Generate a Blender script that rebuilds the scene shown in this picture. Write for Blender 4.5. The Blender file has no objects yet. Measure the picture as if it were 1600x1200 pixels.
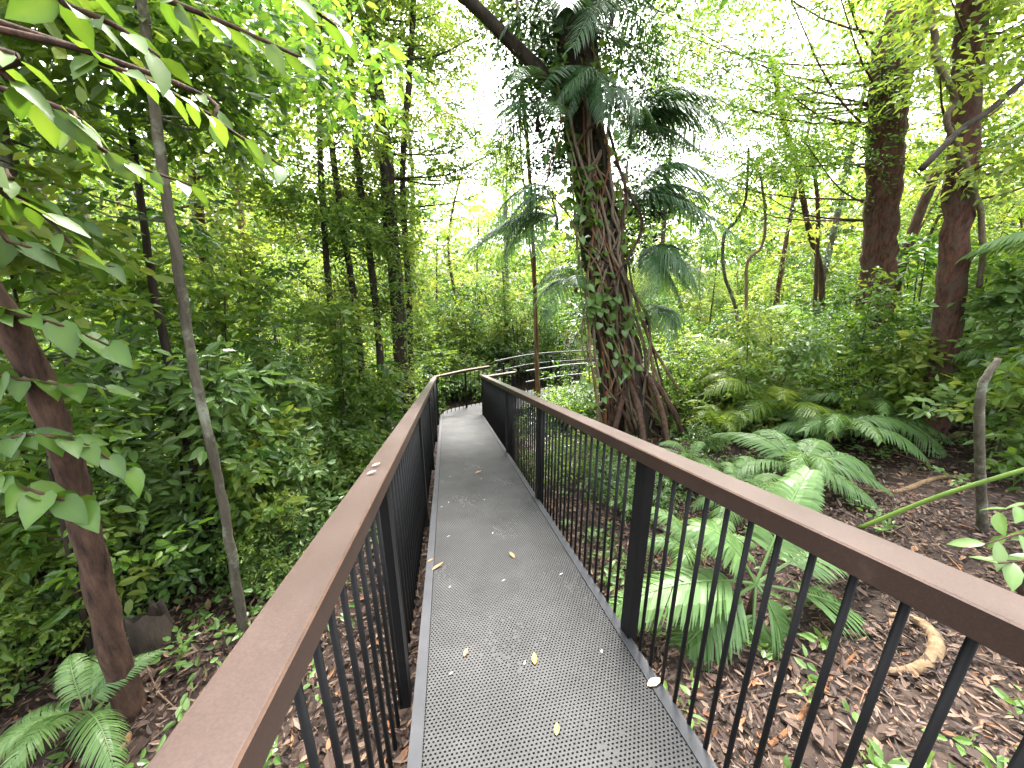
import bpy, math, random
import numpy as np

# ------------------------------------------------------------------ camera, world, sun, exposure
scene = bpy.context.scene
COL = scene.collection
R_ = math.radians
YAW, PITCH, ROLL, FPX, EYE = R_(10.33), R_(-16.16), R_(-0.26), 578.0, 1.473
SLOPE = math.tan(R_(12.04))
def _axes():
    cy, sy, cp, sp = math.cos(YAW), math.sin(YAW), math.cos(PITCH), math.sin(PITCH)
    fw = np.array([sy*cp, cy*cp, sp]); r = np.array([cy, -sy, 0.0]); u = np.cross(r, fw)
    c, s = math.cos(ROLL), math.sin(ROLL)
    return c*r + s*u, -s*r + c*u, fw
AR, AU, AF = _axes()
CAM = np.array([0.0, 0.0, EYE])
cam_data = bpy.data.cameras.new('camera'); cam = bpy.data.objects.new('camera', cam_data); COL.objects.link(cam)
cam_data.sensor_width = 36.0; cam_data.lens = FPX/1600*36.0; cam_data.clip_start = 0.02; cam_data.clip_end = 600
from mathutils import Matrix, Vector, Euler
m = Matrix.Identity(4)
for i in range(3):
    m[i][0], m[i][1], m[i][2] = AR[i], AU[i], -AF[i]
m[2][3] = EYE
cam.matrix_world = m
scene.camera = cam

SUN_EL, SUN_AZ = R_(56), R_(18)          # azimuth clockwise from +Y
world = bpy.data.worlds.new('World'); scene.world = world; world.use_nodes = True
wn = world.node_tree; wn.nodes.clear()
sky = wn.nodes.new('ShaderNodeTexSky'); sky.sky_type = 'NISHITA'; sky.sun_disc = False
sky.sun_elevation = SUN_EL; sky.sun_rotation = SUN_AZ; sky.air_density = 1.5; sky.dust_density = 6.0
hs = wn.nodes.new('ShaderNodeHueSaturation'); hs.inputs['Saturation'].default_value = 0.22
bg = wn.nodes.new('ShaderNodeBackground'); bg.inputs['Strength'].default_value = 0.15
wo = wn.nodes.new('ShaderNodeOutputWorld')
wn.links.new(sky.outputs[0], hs.inputs['Color']); wn.links.new(hs.outputs[0], bg.inputs['Color']); wn.links.new(bg.outputs[0], wo.inputs[0])
sd = bpy.data.lights.new('sun', 'SUN'); sd.energy = 2.2; sd.angle = R_(22); sd.color = (1.0, 0.96, 0.9)
so = bpy.data.objects.new('sun', sd); COL.objects.link(so)
so.rotation_euler = (R_(90) - SUN_EL, 0, -SUN_AZ + math.pi)
so.location = (0, 0, 30)
scene.view_settings.view_transform = 'Standard'; scene.view_settings.look = 'None'
scene.view_settings.exposure = 3.45; scene.view_settings.gamma = 1.0
scene.render.engine = 'CYCLES'
cy = scene.cycles
cy.max_bounces = 10; cy.diffuse_bounces = 8; cy.glossy_bounces = 2; cy.transmission_bounces = 8; cy.transparent_max_bounces = 4
cy.use_denoising = True
cy.caustics_reflective = False; cy.caustics_refractive = False
cy.sample_clamp_indirect = 6.0

# ------------------------------------------------------------------ helpers
rng = np.random.default_rng(11)
def nrm(a):
    a = np.asarray(a, float); return a/np.maximum(np.linalg.norm(a, axis=-1, keepdims=True), 1e-9)
def at(px, py, Y):                       # the point of the place seen at a pixel, Y metres ahead
    d = AF + AR*(px-800)/FPX - AU*(py-600)/FPX
    return CAM + d*(Y/d[1])
def g(x, y):                             # height of the ground
    x = np.asarray(x, float); y = np.asarray(y, float)
    z = -0.72 - 0.17*np.clip(y, -4, 10) + 0.055*np.clip(np.abs(x-0.3)-1.5, 0, 7) + 0.035*np.clip(y-10, 0, 60)
    z = z + 0.05*np.sin(1.3*x+0.7*y) + 0.04*np.sin(2.1*y-0.9*x+1) + 0.03*np.sin(3.7*x+2.2)*np.cos(2.9*y)
    return z
def on_ground(px, py, dz=0.0):
    d = AF + AR*(px-800)/FPX - AU*(py-600)/FPX
    z = -1.0; p = None
    for _ in range(60):
        p = CAM + d*((z-EYE)/d[2]); z = 0.5*z + 0.5*(float(g(p[0], p[1]))+dz)
    return p
def deck_z(y): return -SLOPE*y
def on_deck(px, py, h=0.0):
    d = AF + AR*(px-800)/FPX - AU*(py-600)/FPX
    return CAM + d*((EYE-h)/(-(d[2]+SLOPE*d[1])))

class MB:
    def __init__(s): s.V, s.F, s.T, s.n = [], [], [], 0
    def add(s, V, F, tint=0.5):
        V = np.asarray(V, float).reshape(-1, 3)
        s.V.append(V)
        for f in F:
            f = np.asarray(f, np.int64)
            if f.size: s.F.append(f + s.n)
        s.T.append(np.broadcast_to(np.asarray(tint, float), (len(V),)).copy() if np.ndim(tint) else np.full(len(V), float(tint)))
        s.n += len(V)
    def mesh(s, name, mat, smooth=False, off=None):
        V = np.concatenate(s.V) if s.V else np.zeros((0, 3))
        if off is not None: V = V - np.asarray(off, float)
        me = bpy.data.meshes.new(name)
        me.vertices.add(len(V)); me.vertices.foreach_set('co', V.astype(np.float32).ravel())
        loops = np.concatenate([f.ravel() for f in s.F]); tot = np.concatenate([np.full(len(f), f.shape[1]) for f in s.F])
        me.loops.add(len(loops)); me.loops.foreach_set('vertex_index', loops.astype(np.int32))
        me.polygons.add(len(tot)); st = np.concatenate([[0], np.cumsum(tot)[:-1]])
        me.polygons.foreach_set('loop_start', st.astype(np.int32))
        me.polygons.foreach_set('use_smooth', np.full(len(tot), bool(smooth)))
        at_ = me.attributes.new('tint', 'FLOAT', 'POINT'); at_.data.foreach_set('value', np.concatenate(s.T).astype(np.float32))
        me.update(calc_edges=True); me.validate()
        if mat: me.materials.append(mat)
        return me
    def build(s, name, mat, parent=None, smooth=False, off=None):
        return link(name, s.mesh(name, mat, smooth, off), parent)

def link(name, me, parent=None):
    o = bpy.data.objects.new(name, me); COL.objects.link(o)
    if parent: o.parent = parent
    return o
def thing(name, label, cat, loc=(0, 0, 0), rz=0.0, group=None, scale=1.0):
    o = bpy.data.objects.new(name, None); COL.objects.link(o)
    o.empty_display_size = 0.1
    o.location = tuple(float(v) for v in loc); o.rotation_euler = (0, 0, rz)
    if np.ndim(scale): o.scale = scale
    else: o.scale = (scale, scale, scale)
    return tag(o, label, cat, group)
def tag(o, label, cat, group=None):
    o['label'] = label; o['category'] = cat
    if group: o['group'] = group
    return o
def copy_tree(o, label=None, group=None):
    c = o.copy(); COL.objects.link(c)
    if label: c['label'] = label
    if group: c['group'] = group
    for ch in list(o.children):
        d = ch.copy(); COL.objects.link(d); d.parent = c
        for s in list(ch.children):
            e = s.copy(); COL.objects.link(e); e.parent = d
    return c

def curve(P, n):                          # Catmull-Rom through points (k, d) -> (n, d)
    P = np.asarray(P, float)
    if len(P) == 2: return P[0] + (P[1]-P[0])*np.linspace(0, 1, n)[:, None]
    Q = np.vstack([2*P[0]-P[1], P, 2*P[-1]-P[-2]])
    t = np.linspace(0, len(P)-1-1e-9, n); i = t.astype(int); u = (t-i)[:, None]
    a, b, c, d = Q[i], Q[i+1], Q[i+2], Q[i+3]
    return 0.5*(2*b + (c-a)*u + (2*a-5*b+4*c-d)*u*u + (3*b-a-3*c+d)*u**3)
def tube(mb, P, r, seg=8, rough=0.0, cap=True, tint=0.5, flute=None):
    P = np.asarray(P, float); n = len(P)
    r = np.interp(np.linspace(0, 1, n), np.linspace(0, 1, len(r)), r) if np.ndim(r) else np.full(n, float(r))
    T = nrm(np.gradient(P, axis=0)); ref = np.array([0.31, 0.95, 0.05]) if abs(T[:, 2]).mean() > 0.5 else np.array([0.02, 0.05, 1.0])
    A = nrm(np.cross(T, ref)); B = np.cross(T, A)
    th = np.linspace(0, 2*np.pi, seg, endpoint=False)
    rad = r[:, None]*np.ones(seg)
    if rough:
        k = rng.normal(0, 1, (n, seg)); rad = rad*(1 + rough*k)
    if flute is not None: rad = rad*flute(np.linspace(0, 1, n)[:, None], th[None, :])
    V = P[:, None] + A[:, None]*(np.cos(th)[None, :, None]*rad[..., None]) + B[:, None]*(np.sin(th)[None, :, None]*rad[..., None])
    i = np.arange(n-1)[:, None]*seg; j = np.arange(seg)[None]; j2 = (j+1) % seg
    F = np.stack([i+j, i+j2, i+seg+j2, i+seg+j], -1).reshape(-1, 4)
    V = V.reshape(-1, 3); Fs = [F]
    if cap:
        V = np.vstack([V, P[0], P[-1]]); c0, c1 = n*seg, n*seg+1; jj = np.arange(seg); jn = (jj+1) % seg
        Fs.append(np.stack([np.full(seg, c0), jn, jj], -1)); Fs.append(np.stack([np.full(seg, c1), (n-1)*seg+jj, (n-1)*seg+jn], -1))
    mb.add(V, Fs, tint)
def box(mb, c, s, rz=0.0, shear=0.0, bev=0.0):   # shear: rise of z per metre of y (for the ramp)
    sx, sy, sz = [v/2 for v in s]
    b = min(bev, sx*0.9, sz*0.9)
    if b > 0:
        ring = np.array([[sx-b, -sz], [sx, -sz+b], [sx, sz-b], [sx-b, sz], [-sx+b, sz], [-sx, sz-b], [-sx, -sz+b], [-sx+b, -sz]])
    else:
        ring = np.array([[sx, -sz], [sx, sz], [-sx, sz], [-sx, -sz]])
    k = len(ring)
    V = np.array([[x, y, z] for y in (-sy, sy) for x, z in ring])
    V[:, 2] += shear*V[:, 1]
    cz, sn = math.cos(rz), math.sin(rz)
    V = np.stack([V[:, 0]*cz - V[:, 1]*sn, V[:, 0]*sn + V[:, 1]*cz, V[:, 2]], -1) + np.asarray(c, float)
    j = np.arange(k); F = np.stack([j, j+k, (j+1) % k + k, (j+1) % k], -1)
    mb.add(V, [F, np.arange(k)[None], np.arange(k)[::-1][None]+k])

# leaves: P base, D direction, N normal
def leaves(mb, P, D, N, L, W, tint, kind='diamond', droop=0.15, fold=0.15):
    n = len(P)
    if n == 0: return
    D = nrm(D); S = nrm(np.cross(D, N)); N = np.cross(S, D)
    L = np.broadcast_to(L, (n,))[:, None]; W = np.broadcast_to(W, (n,))[:, None]
    tint = np.broadcast_to(tint, (n,))
    def pt(t, w, up=0.0): return P + D*L*t + S*W*w*0.5 + N*(W*abs(w)*fold) - N*(L*droop*t*t) + N*up
    if kind == 'diamond':
        V = np.stack([pt(0, 0), pt(.45, 1), pt(1, 0), pt(.45, -1)], 1); k = 4
        tri = np.array([[0, 1, 2], [0, 2, 3]]); quad = None
    elif kind == 'oval':
        V = np.stack([pt(0, 0), pt(.22, .8), pt(.6, .85), pt(1, 0), pt(.6, -.85), pt(.22, -.8), pt(.22, 0), pt(.6, 0)], 1); k = 8
        tri = np.array([[0, 1, 6], [0, 6, 5], [2, 3, 7], [7, 3, 4]]); quad = np.array([[6, 1, 2, 7], [5, 6, 7, 4]])
    elif kind == 'long':
        V = np.stack([pt(0, 0), pt(.15, .6), pt(.4, 1), pt(.7, .75), pt(1, 0), pt(.7, -.75), pt(.4, -1), pt(.15, -.6), pt(.15, 0), pt(.4, 0), pt(.7, 0)], 1); k = 11
        tri = np.array([[0, 1, 8], [0, 8, 7], [3, 4, 10], [10, 4, 5]]); quad = np.array([[8, 1, 2, 9], [9, 2, 3, 10], [7, 8, 9, 6], [6, 9, 10, 5]])
    elif kind == 'heart':
        V = np.stack([pt(0, 0), pt(-.1, .55), pt(.08, 1), pt(.35, 1.05), pt(.68, .62), pt(1.02, 0), pt(.68, -.62), pt(.35, -1.05), pt(.08, -1), pt(-.1, -.55), pt(.35, 0), pt(.68, 0)], 1); k = 12
        tri = np.array([[0, 1, 2], [0, 8, 9], [4, 5, 11], [11, 5, 6]]); quad = np.array([[0, 2, 3, 10], [10, 3, 4, 11], [8, 0, 10, 7], [7, 10, 11, 6]])
    base = (np.arange(n)*k)[:, None, None]
    F = [(base+tri[None]).reshape(-1, 3)]
    if quad is not None: F.append((base+quad[None]).reshape(-1, 4))
    TT = np.repeat(tint, k).reshape(n, k)
    if kind == 'long': TT[:, [0, 8, 9, 10]] += .28
    if kind == 'heart': TT[:, [0, 10, 11]] += .28
    mb.add(V.reshape(-1, 3), F, np.clip(TT, 0, 1).ravel())

def rand_dir(n, zs=1.0, zo=0.0):
    d = rng.normal(0, 1, (n, 3)); d[:, 2] = d[:, 2]*zs + zo; return nrm(d)
def sprays(mb, S, D, length, k, L, W, tint, kind='diamond', jitter=0.35, down=0.25, wood=None, wr=0.004, nup=0.6, nj=0.5):
    """twigs starting at S going along D, each with k leaves set left and right"""
    n = len(S); D = nrm(D); length = np.broadcast_to(length, (n,))
    up = np.array([0, 0, 1.0]); side = nrm(np.cross(D, up)+1e-6)
    t = (np.arange(k)+0.6)/k
    sag = 0.25*length[:, None]*t[None]**2
    P = S[:, None] + D[:, None]*(length[:, None]*t[None])[..., None]; P[..., 2] -= sag
    sg = np.where(np.arange(k) % 2 == 0, 1.0, -1.0)[None, :, None]
    ld = D[:, None]*0.55 + side[:, None]*sg*0.85 + rng.normal(0, jitter, (n, k, 3)); ld[..., 2] -= down
    ld[:, -1] = D + rng.normal(0, .2, (n, 3))
    nn = np.array([0, 0, nup]) + rng.normal(0, nj, (n, k, 3))
    sc = rng.uniform(.65, 1.15, (n, k))
    tt = np.clip(np.broadcast_to(np.asarray(tint, float), (n,))[:, None] + rng.normal(0, .13, (n, k)), 0, 1)
    leaves(mb, P.reshape(-1, 3), ld.reshape(-1, 3), nn.reshape(-1, 3), (L*sc).ravel(), (W*sc).ravel(), tt.ravel(), kind)
    if wood is not None:
        for i in range(n):
            e = S[i] + D[i]*length[i]; e2 = e.copy(); e2[2] -= .25*length[i]
            mid = S[i] + D[i]*length[i]*.5; mid[2] -= .06*length[i]
            tube(wood, np.array([S[i], mid, e2]), [wr, wr*.4], 4, cap=False)
def clumps(mb, C, Rr, per, length, k, L, W, kind='diamond', flat=0.7, tvar=0.22, tbase=0.45, nup=.6):
    """leaf clumps: C centres (n,3), Rr radii"""
    C = np.asarray(C, float); n = len(C); Rr = np.broadcast_to(Rr, (n,))
    ct = tbase + rng.normal(0, tvar, n)
    idx = np.repeat(np.arange(n), per); d = rand_dir(len(idx), .75, .05)
    rr = Rr[idx]*rng.uniform(0.05, 0.8, len(idx))**0.7
    S = C[idx] + d*rr[:, None]*np.array([1, 1, flat])
    D = nrm(d*np.array([1, 1, .5]) + rng.normal(0, .45, d.shape))
    sprays(mb, S, D, length*rng.uniform(.6, 1.3, len(idx)), k, L, W, ct[idx], kind, nup=nup)

# ------------------------------------------------------------------ materials
def nt(name):
    m = bpy.data.materials.new(name); m.use_nodes = True; t = m.node_tree; t.nodes.clear()
    out = t.nodes.new('ShaderNodeOutputMaterial'); return m, t, out
def N(t, kind, **kw):
    n = t.nodes.new(kind)
    for k, v in kw.items():
        if k in n.inputs.keys(): n.inputs[k].default_value = v
        else: setattr(n, k, v)
    return n
def mixc(t, fac, a, b, blend='MIX'):
    n = t.nodes.new('ShaderNodeMix'); n.data_type = 'RGBA'; n.blend_type = blend
    for sock, v in ((0, fac), (6, a), (7, b)):
        if hasattr(v, 'links') or hasattr(v, 'is_output'): t.links.new(v, n.inputs[sock])
        else: n.inputs[sock].default_value = v if sock == 0 else (*v, 1)
    return n.outputs[2]
def ramp(t, fac, stops):
    n = t.nodes.new('ShaderNodeValToRGB'); e = n.color_ramp.elements
    while len(e) < len(stops): e.new(0.5)
    for el, (p, c) in zip(e, stops): el.position = p; el.color = (*c, 1)
    t.links.new(fac, n.inputs[0]); return n.outputs[0]
def leaf_mat(name, dark, mid, light, trans=0.42, gloss=0.42, tboost=(1.75, 1.55, .95)):
    m, t, out = nt(name)
    a = N(t, 'ShaderNodeAttribute', attribute_name='tint')
    oi = N(t, 'ShaderNodeObjectInfo')
    mm = N(t, 'ShaderNodeMath', operation='MULTIPLY_ADD'); t.links.new(oi.outputs['Random'], mm.inputs[0]); mm.inputs[1].default_value = .3; mm.inputs[2].default_value = -.15
    ad = N(t, 'ShaderNodeMath', operation='ADD', use_clamp=True); t.links.new(a.outputs['Fac'], ad.inputs[0]); t.links.new(mm.outputs[0], ad.inputs[1])
    col = ramp(t, ad.outputs[0], [(0, dark), (.5, mid), (1, light)])
    p = N(t, 'ShaderNodeBsdfPrincipled', Roughness=gloss); t.links.new(col, p.inputs['Base Color'])
    p.inputs['Specular IOR Level'].default_value = .5
    tr = N(t, 'ShaderNodeBsdfTranslucent'); tc = mixc(t, 1.0, col, tboost, 'MULTIPLY'); t.links.new(tc, tr.inputs['Color'])
    mx = N(t, 'ShaderNodeMixShader'); mx.inputs[0].default_value = trans
    t.links.new(p.outputs[0], mx.inputs[1]); t.links.new(tr.outputs[0], mx.inputs[2]); t.links.new(mx.outputs[0], out.inputs[0])
    return m
LEAF = leaf_mat('leaf_green', (.016, .05, .007), (.065, .14, .015), (.15, .23, .025), trans=.48)
LEAF_Y = leaf_mat('leaf_bright', (.03, .08, .012), (.10, .175, .025), (.21, .265, .055), trans=.55)
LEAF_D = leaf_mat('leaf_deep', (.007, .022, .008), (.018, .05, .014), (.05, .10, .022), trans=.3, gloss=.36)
LEAF_B = leaf_mat('leaf_bluegreen', (.045, .092, .022), (.09, .165, .04), (.15, .235, .075), trans=.33, gloss=.33)
LEAF_N = leaf_mat('leaf_near', (.022, .06, .008), (.06, .125, .014), (.10, .165, .022), trans=.36, gloss=.5)
FROND = leaf_mat('frond_green', (.05, .115, .03), (.095, .18, .05), (.15, .245, .08), trans=.38, gloss=.46)
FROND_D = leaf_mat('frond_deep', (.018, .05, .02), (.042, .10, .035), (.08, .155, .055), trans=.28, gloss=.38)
def plain(name, c1, c2, rough=.7, scale=6.0, bump=0.2, stretch=(1, 1, 1), spec=.3, detail=6):
    m, t, out = nt(name)
    tc = N(t, 'ShaderNodeTexCoord'); mp = N(t, 'ShaderNodeMapping'); mp.inputs['Scale'].default_value = stretch
    t.links.new(tc.outputs['Object'], mp.inputs[0])
    no = N(t, 'ShaderNodeTexNoise', Scale=scale, Detail=detail, Roughness=.65); t.links.new(mp.outputs[0], no.inputs['Vector'])
    n2 = N(t, 'ShaderNodeTexNoise', Scale=scale*.23, Detail=3.0); t.links.new(mp.outputs[0], n2.inputs['Vector'])
    av = N(t, 'ShaderNodeMath', operation='MULTIPLY_ADD'); t.links.new(n2.outputs[0], av.inputs[0]); av.inputs[1].default_value = .8
    t.links.new(no.outputs[0], av.inputs[2])
    mr = N(t, 'ShaderNodeMapRange'); mr.inputs['From Min'].default_value = .6; mr.inputs['From Max'].default_value = 1.2
    t.links.new(av.outputs[0], mr.inputs[0])
    col = mixc(t, mr.outputs[0], c1, c2)
    p = N(t, 'ShaderNodeBsdfPrincipled', Roughness=rough); p.inputs['Specular IOR Level'].default_value = spec
    t.links.new(col, p.inputs['Base Color'])
    if bump:
        b = N(t, 'ShaderNodeBump', Strength=bump, Distance=.02); t.links.new(no.outputs[0], b.inputs['Height']); t.links.new(b.outputs[0], p.inputs['Normal'])
    t.links.new(p.outputs[0], out.inputs[0])
    return m
def bark(name, c1, c2, lichen=None, la=.6, sc=14):
    m, t, out = nt(name)
    tc = N(t, 'ShaderNodeTexCoord'); mp = N(t, 'ShaderNodeMapping'); mp.inputs['Scale'].default_value = (1, 1, .22)
    t.links.new(tc.outputs['Object'], mp.inputs[0])
    no = N(t, 'ShaderNodeTexNoise', Scale=sc, Detail=8.0, Roughness=.7); t.links.new(mp.outputs[0], no.inputs['Vector'])
    col = ramp(t, no.outputs[0], [(.32, c1), (.68, c2)])
    if lichen:
        n2 = N(t, 'ShaderNodeTexNoise', Scale=5.0, Detail=6.0, Roughness=.7); t.links.new(tc.outputs['Object'], n2.inputs['Vector'])
        f = ramp(t, n2.outputs[0], [(la-.07, (0, 0, 0)), (la+.07, (1, 1, 1))])
        col = mixc(t, f, col, lichen)
    p = N(t, 'ShaderNodeBsdfPrincipled', Roughness=.85); p.inputs['Specular IOR Level'].default_value = .2
    t.links.new(col, p.inputs['Base Color'])
    b = N(t, 'ShaderNodeBump', Strength=.7, Distance=.03); t.links.new(no.outputs[0], b.inputs['Height']); t.links.new(b.outputs[0], p.inputs['Normal'])
    t.links.new(p.outputs[0], out.inputs[0])
    return m
BARK_BR = bark('bark_brown', (.012, .007, .006), (.10, .056, .038), (.05, .05, .035), .66, 20)
BARK_RED = bark('bark_red', (.013, .007, .006), (.135, .064, .045), (.075, .055, .043), .57, 22)
BARK_GREY = bark('bark_grey', (.03, .027, .02), (.11, .095, .07), (.19, .20, .15), .58)
BARK_DK = bark('bark_dark', (.012, .009, .007), (.05, .037, .028), (.10, .11, .08), .66)
BARK_TAN = bark('bark_tan', (.08, .05, .028), (.22, .15, .085))
BARK_OR = bark('bark_orange', (.07, .03, .013), (.18, .08, .035))
VINE = bark('vine_pale', (.07, .05, .035), (.20, .16, .115), sc=25)
STEM_G = plain('stem_green', (.06, .12, .02), (.14, .21, .04), .45, 8, .05, (1, 1, .3))

# handrail: weathered brown boards
def rail_mat():
    m, t, out = nt('handrail_brown')
    tc = N(t, 'ShaderNodeTexCoord')
    mp = N(t, 'ShaderNodeMapping'); mp.inputs['Scale'].default_value = (1, .35, 1); t.links.new(tc.outputs['Object'], mp.inputs[0])
    a = N(t, 'ShaderNodeTexNoise', Scale=3.2, Detail=7.0, Roughness=.62); t.links.new(mp.outputs[0], a.inputs['Vector'])
    b = N(t, 'ShaderNodeTexNoise', Scale=240.0, Detail=3.0); t.links.new(tc.outputs['Object'], b.inputs['Vector'])
    c1 = ramp(t, a.outputs[0], [(.3, (.019, .0105, .0078)), (.52, (.029, .016, .012)), (.72, (.045, .028, .022))])
    col = mixc(t, .22, c1, ramp(t, b.outputs[0], [(.3, (.018, .009, .007)), (.7, (.075, .047, .037))]))
    p = N(t, 'ShaderNodeBsdfPrincipled'); p.inputs['Specular IOR Level'].default_value = .32
    t.links.new(col, p.inputs['Base Color'])
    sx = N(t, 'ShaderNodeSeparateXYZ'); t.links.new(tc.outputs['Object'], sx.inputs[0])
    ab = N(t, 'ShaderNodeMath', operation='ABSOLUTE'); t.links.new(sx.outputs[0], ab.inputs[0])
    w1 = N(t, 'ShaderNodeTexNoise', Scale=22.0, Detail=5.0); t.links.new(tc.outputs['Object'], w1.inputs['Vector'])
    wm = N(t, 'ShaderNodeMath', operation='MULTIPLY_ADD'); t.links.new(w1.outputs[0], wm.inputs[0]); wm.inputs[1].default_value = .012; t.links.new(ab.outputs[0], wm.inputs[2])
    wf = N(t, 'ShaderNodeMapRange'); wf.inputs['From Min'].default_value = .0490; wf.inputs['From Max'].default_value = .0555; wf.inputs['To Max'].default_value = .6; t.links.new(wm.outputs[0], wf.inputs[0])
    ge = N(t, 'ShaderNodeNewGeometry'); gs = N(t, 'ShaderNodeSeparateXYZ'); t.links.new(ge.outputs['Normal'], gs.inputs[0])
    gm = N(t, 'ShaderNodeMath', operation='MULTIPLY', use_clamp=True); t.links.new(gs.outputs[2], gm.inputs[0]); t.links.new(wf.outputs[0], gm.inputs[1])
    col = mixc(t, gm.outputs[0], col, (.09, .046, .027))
    s1 = N(t, 'ShaderNodeTexNoise', Scale=7.0, Detail=8.0, Roughness=.75); t.links.new(tc.outputs['Object'], s1.inputs['Vector'])
    col = mixc(t, ramp(t, s1.outputs[0], [(.56, (0, 0, 0)), (.74, (.55, .55, .55))]), col, (.065, .046, .038))
    s2 = N(t, 'ShaderNodeTexNoise', Scale=60.0, Detail=2.0); t.links.new(tc.outputs['Object'], s2.inputs['Vector'])
    col = mixc(t, ramp(t, s2.outputs[0], [(.72, (0, 0, 0)), (.76, (.6, .6, .6))]), col, (.02, .014, .011))
    t.links.new(col, p.inputs['Base Color'])
    rr = ramp(t, a.outputs[0], [(.3, (.42, .42, .42)), (.7, (.6, .6, .6))]); t.links.new(rr, p.inputs['Roughness'])
    bp = N(t, 'ShaderNodeBump', Strength=.06, Distance=.002); t.links.new(b.outputs[0], bp.inputs['Height']); t.links.new(bp.outputs[0], p.inputs['Normal'])
    t.links.new(p.outputs[0], out.inputs[0]); return m
RAIL = rail_mat()
BLACK = plain('black_steel', (.0025, .0025, .003), (.006, .006, .0065), .6, 18, .05, spec=.18)
GRATE = plain('grating_grey', (.022, .022, .022), (.056, .055, .055), .75, 2.6, .15, spec=.25, detail=10)
PLATE = plain('plate_grey', (.022, .023, .026), (.042, .043, .048), .7, 5, .05, spec=.25)
GREYRAIL = plain('galvanised_rail', (.03, .032, .033), (.06, .062, .063), .4, 9, .05, spec=.5)

def ground_mat():
    m, t, out = nt('leaf_litter_soil')
    tc = N(t, 'ShaderNodeTexCoord')
    dn = N(t, 'ShaderNodeTexNoise', Scale=9.0, Detail=3.0); t.links.new(tc.outputs['Object'], dn.inputs['Vector'])
    dv = mixc(t, .06, (0, 0, 0), (0, 0, 0)); 
    ad = N(t, 'ShaderNodeVectorMath', operation='MULTIPLY_ADD'); t.links.new(dn.outputs['Color'], ad.inputs[0]); ad.inputs[1].default_value = (.12, .12, .12); t.links.new(tc.outputs['Object'], ad.inputs[2])
    v = N(t, 'ShaderNodeTexVoronoi', Scale=26.0); t.links.new(ad.outputs[0], v.inputs['Vector'])
    sep = N(t, 'ShaderNodeSeparateColor'); t.links.new(v.outputs['Color'], sep.inputs[0])
    leafc = ramp(t, sep.outputs[0], [(0, (.008, .005, .004)), (.3, (.016, .009, .007)), (.6, (.028, .016, .011)), (.85, (.045, .027, .019)), (1, (.075, .05, .036))])
    n2 = N(t, 'ShaderNodeTexNoise', Scale=1.7, Detail=6.0); t.links.new(tc.outputs['Object'], n2.inputs['Vector'])
    col = mixc(t, ramp(t, n2.outputs[0], [(.4, (0, 0, 0)), (.65, (.8, .8, .8))]), leafc, (.022, .014, .010))
    p = N(t, 'ShaderNodeBsdfPrincipled', Roughness=.85); p.inputs['Specular IOR Level'].default_value = .25; t.links.new(col, p.inputs['Base Color'])
    b = N(t, 'ShaderNodeBump', Strength=.8, Distance=.04); t.links.new(sep.outputs[1], b.inputs['Height']); t.links.new(b.outputs[0], p.inputs['Normal'])
    t.links.new(p.outputs[0], out.inputs[0]); return m
SOIL = ground_mat()
def litter_mat():
    m, t, out = nt('dead_leaf')
    a = N(t, 'ShaderNodeAttribute', attribute_name='tint')
    col = ramp(t, a.outputs['Fac'], [(0, (.010, .006, .005)), (.35, (.04, .024, .018)), (.6, (.082, .051, .037)), (.82, (.15, .104, .076)), (.94, (.18, .072, .026)), (1, (.28, .21, .14))])
    p = N(t, 'ShaderNodeBsdfPrincipled', Roughness=.7); t.links.new(col, p.inputs['Base Color']); p.inputs['Specular IOR Level'].default_value = .3
    t.links.new(p.outputs[0], out.inputs[0]); return m
DEAD = litter_mat()
def solid(name, c, rough=.6):
    m, t, out = nt(name); p = N(t, 'ShaderNodeBsdfPrincipled', Roughness=rough); p.inputs['Base Color'].default_value = (*c, 1); t.links.new(p.outputs[0], out.inputs[0]); return m
L_YEL = solid('yellow_leaf', (.30, .19, .015)); L_ORG = solid('orange_leaf', (.22, .095, .028)); L_CRM = solid('cream_petal', (.34, .29, .21)); L_WHT = solid('white_petal', (.36, .36, .38))

# ------------------------------------------------------------------ setting: ground, boardwalk
def ax(lo, hi, fine_lo, fine_hi, fs, cs):
    return np.unique(np.concatenate([np.arange(lo, fine_lo, cs), np.arange(fine_lo, fine_hi, fs), np.arange(fine_hi, hi+cs, cs)]))
xs, ys = ax(-120, 120, -10, 14, .12, 4.0), ax(-40, 160, -3, 16, .12, 4.0)
X, Y = np.meshgrid(xs, ys); Z = g(X, Y) + rng.normal(0, .012, X.shape)*((np.abs(X) < 15) & (Y < 17))
nx, ny = len(xs), len(ys)
ii = (np.arange(ny-1)[:, None]*nx + np.arange(nx-1)[None]).ravel()
mb = MB(); mb.add(np.stack([X, Y, Z], -1).reshape(-1, 3), [np.stack([ii, ii+1, ii+nx+1, ii+nx], -1)])
gr = mb.build('ground', SOIL, smooth=True); gr['kind'] = 'structure'

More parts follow.
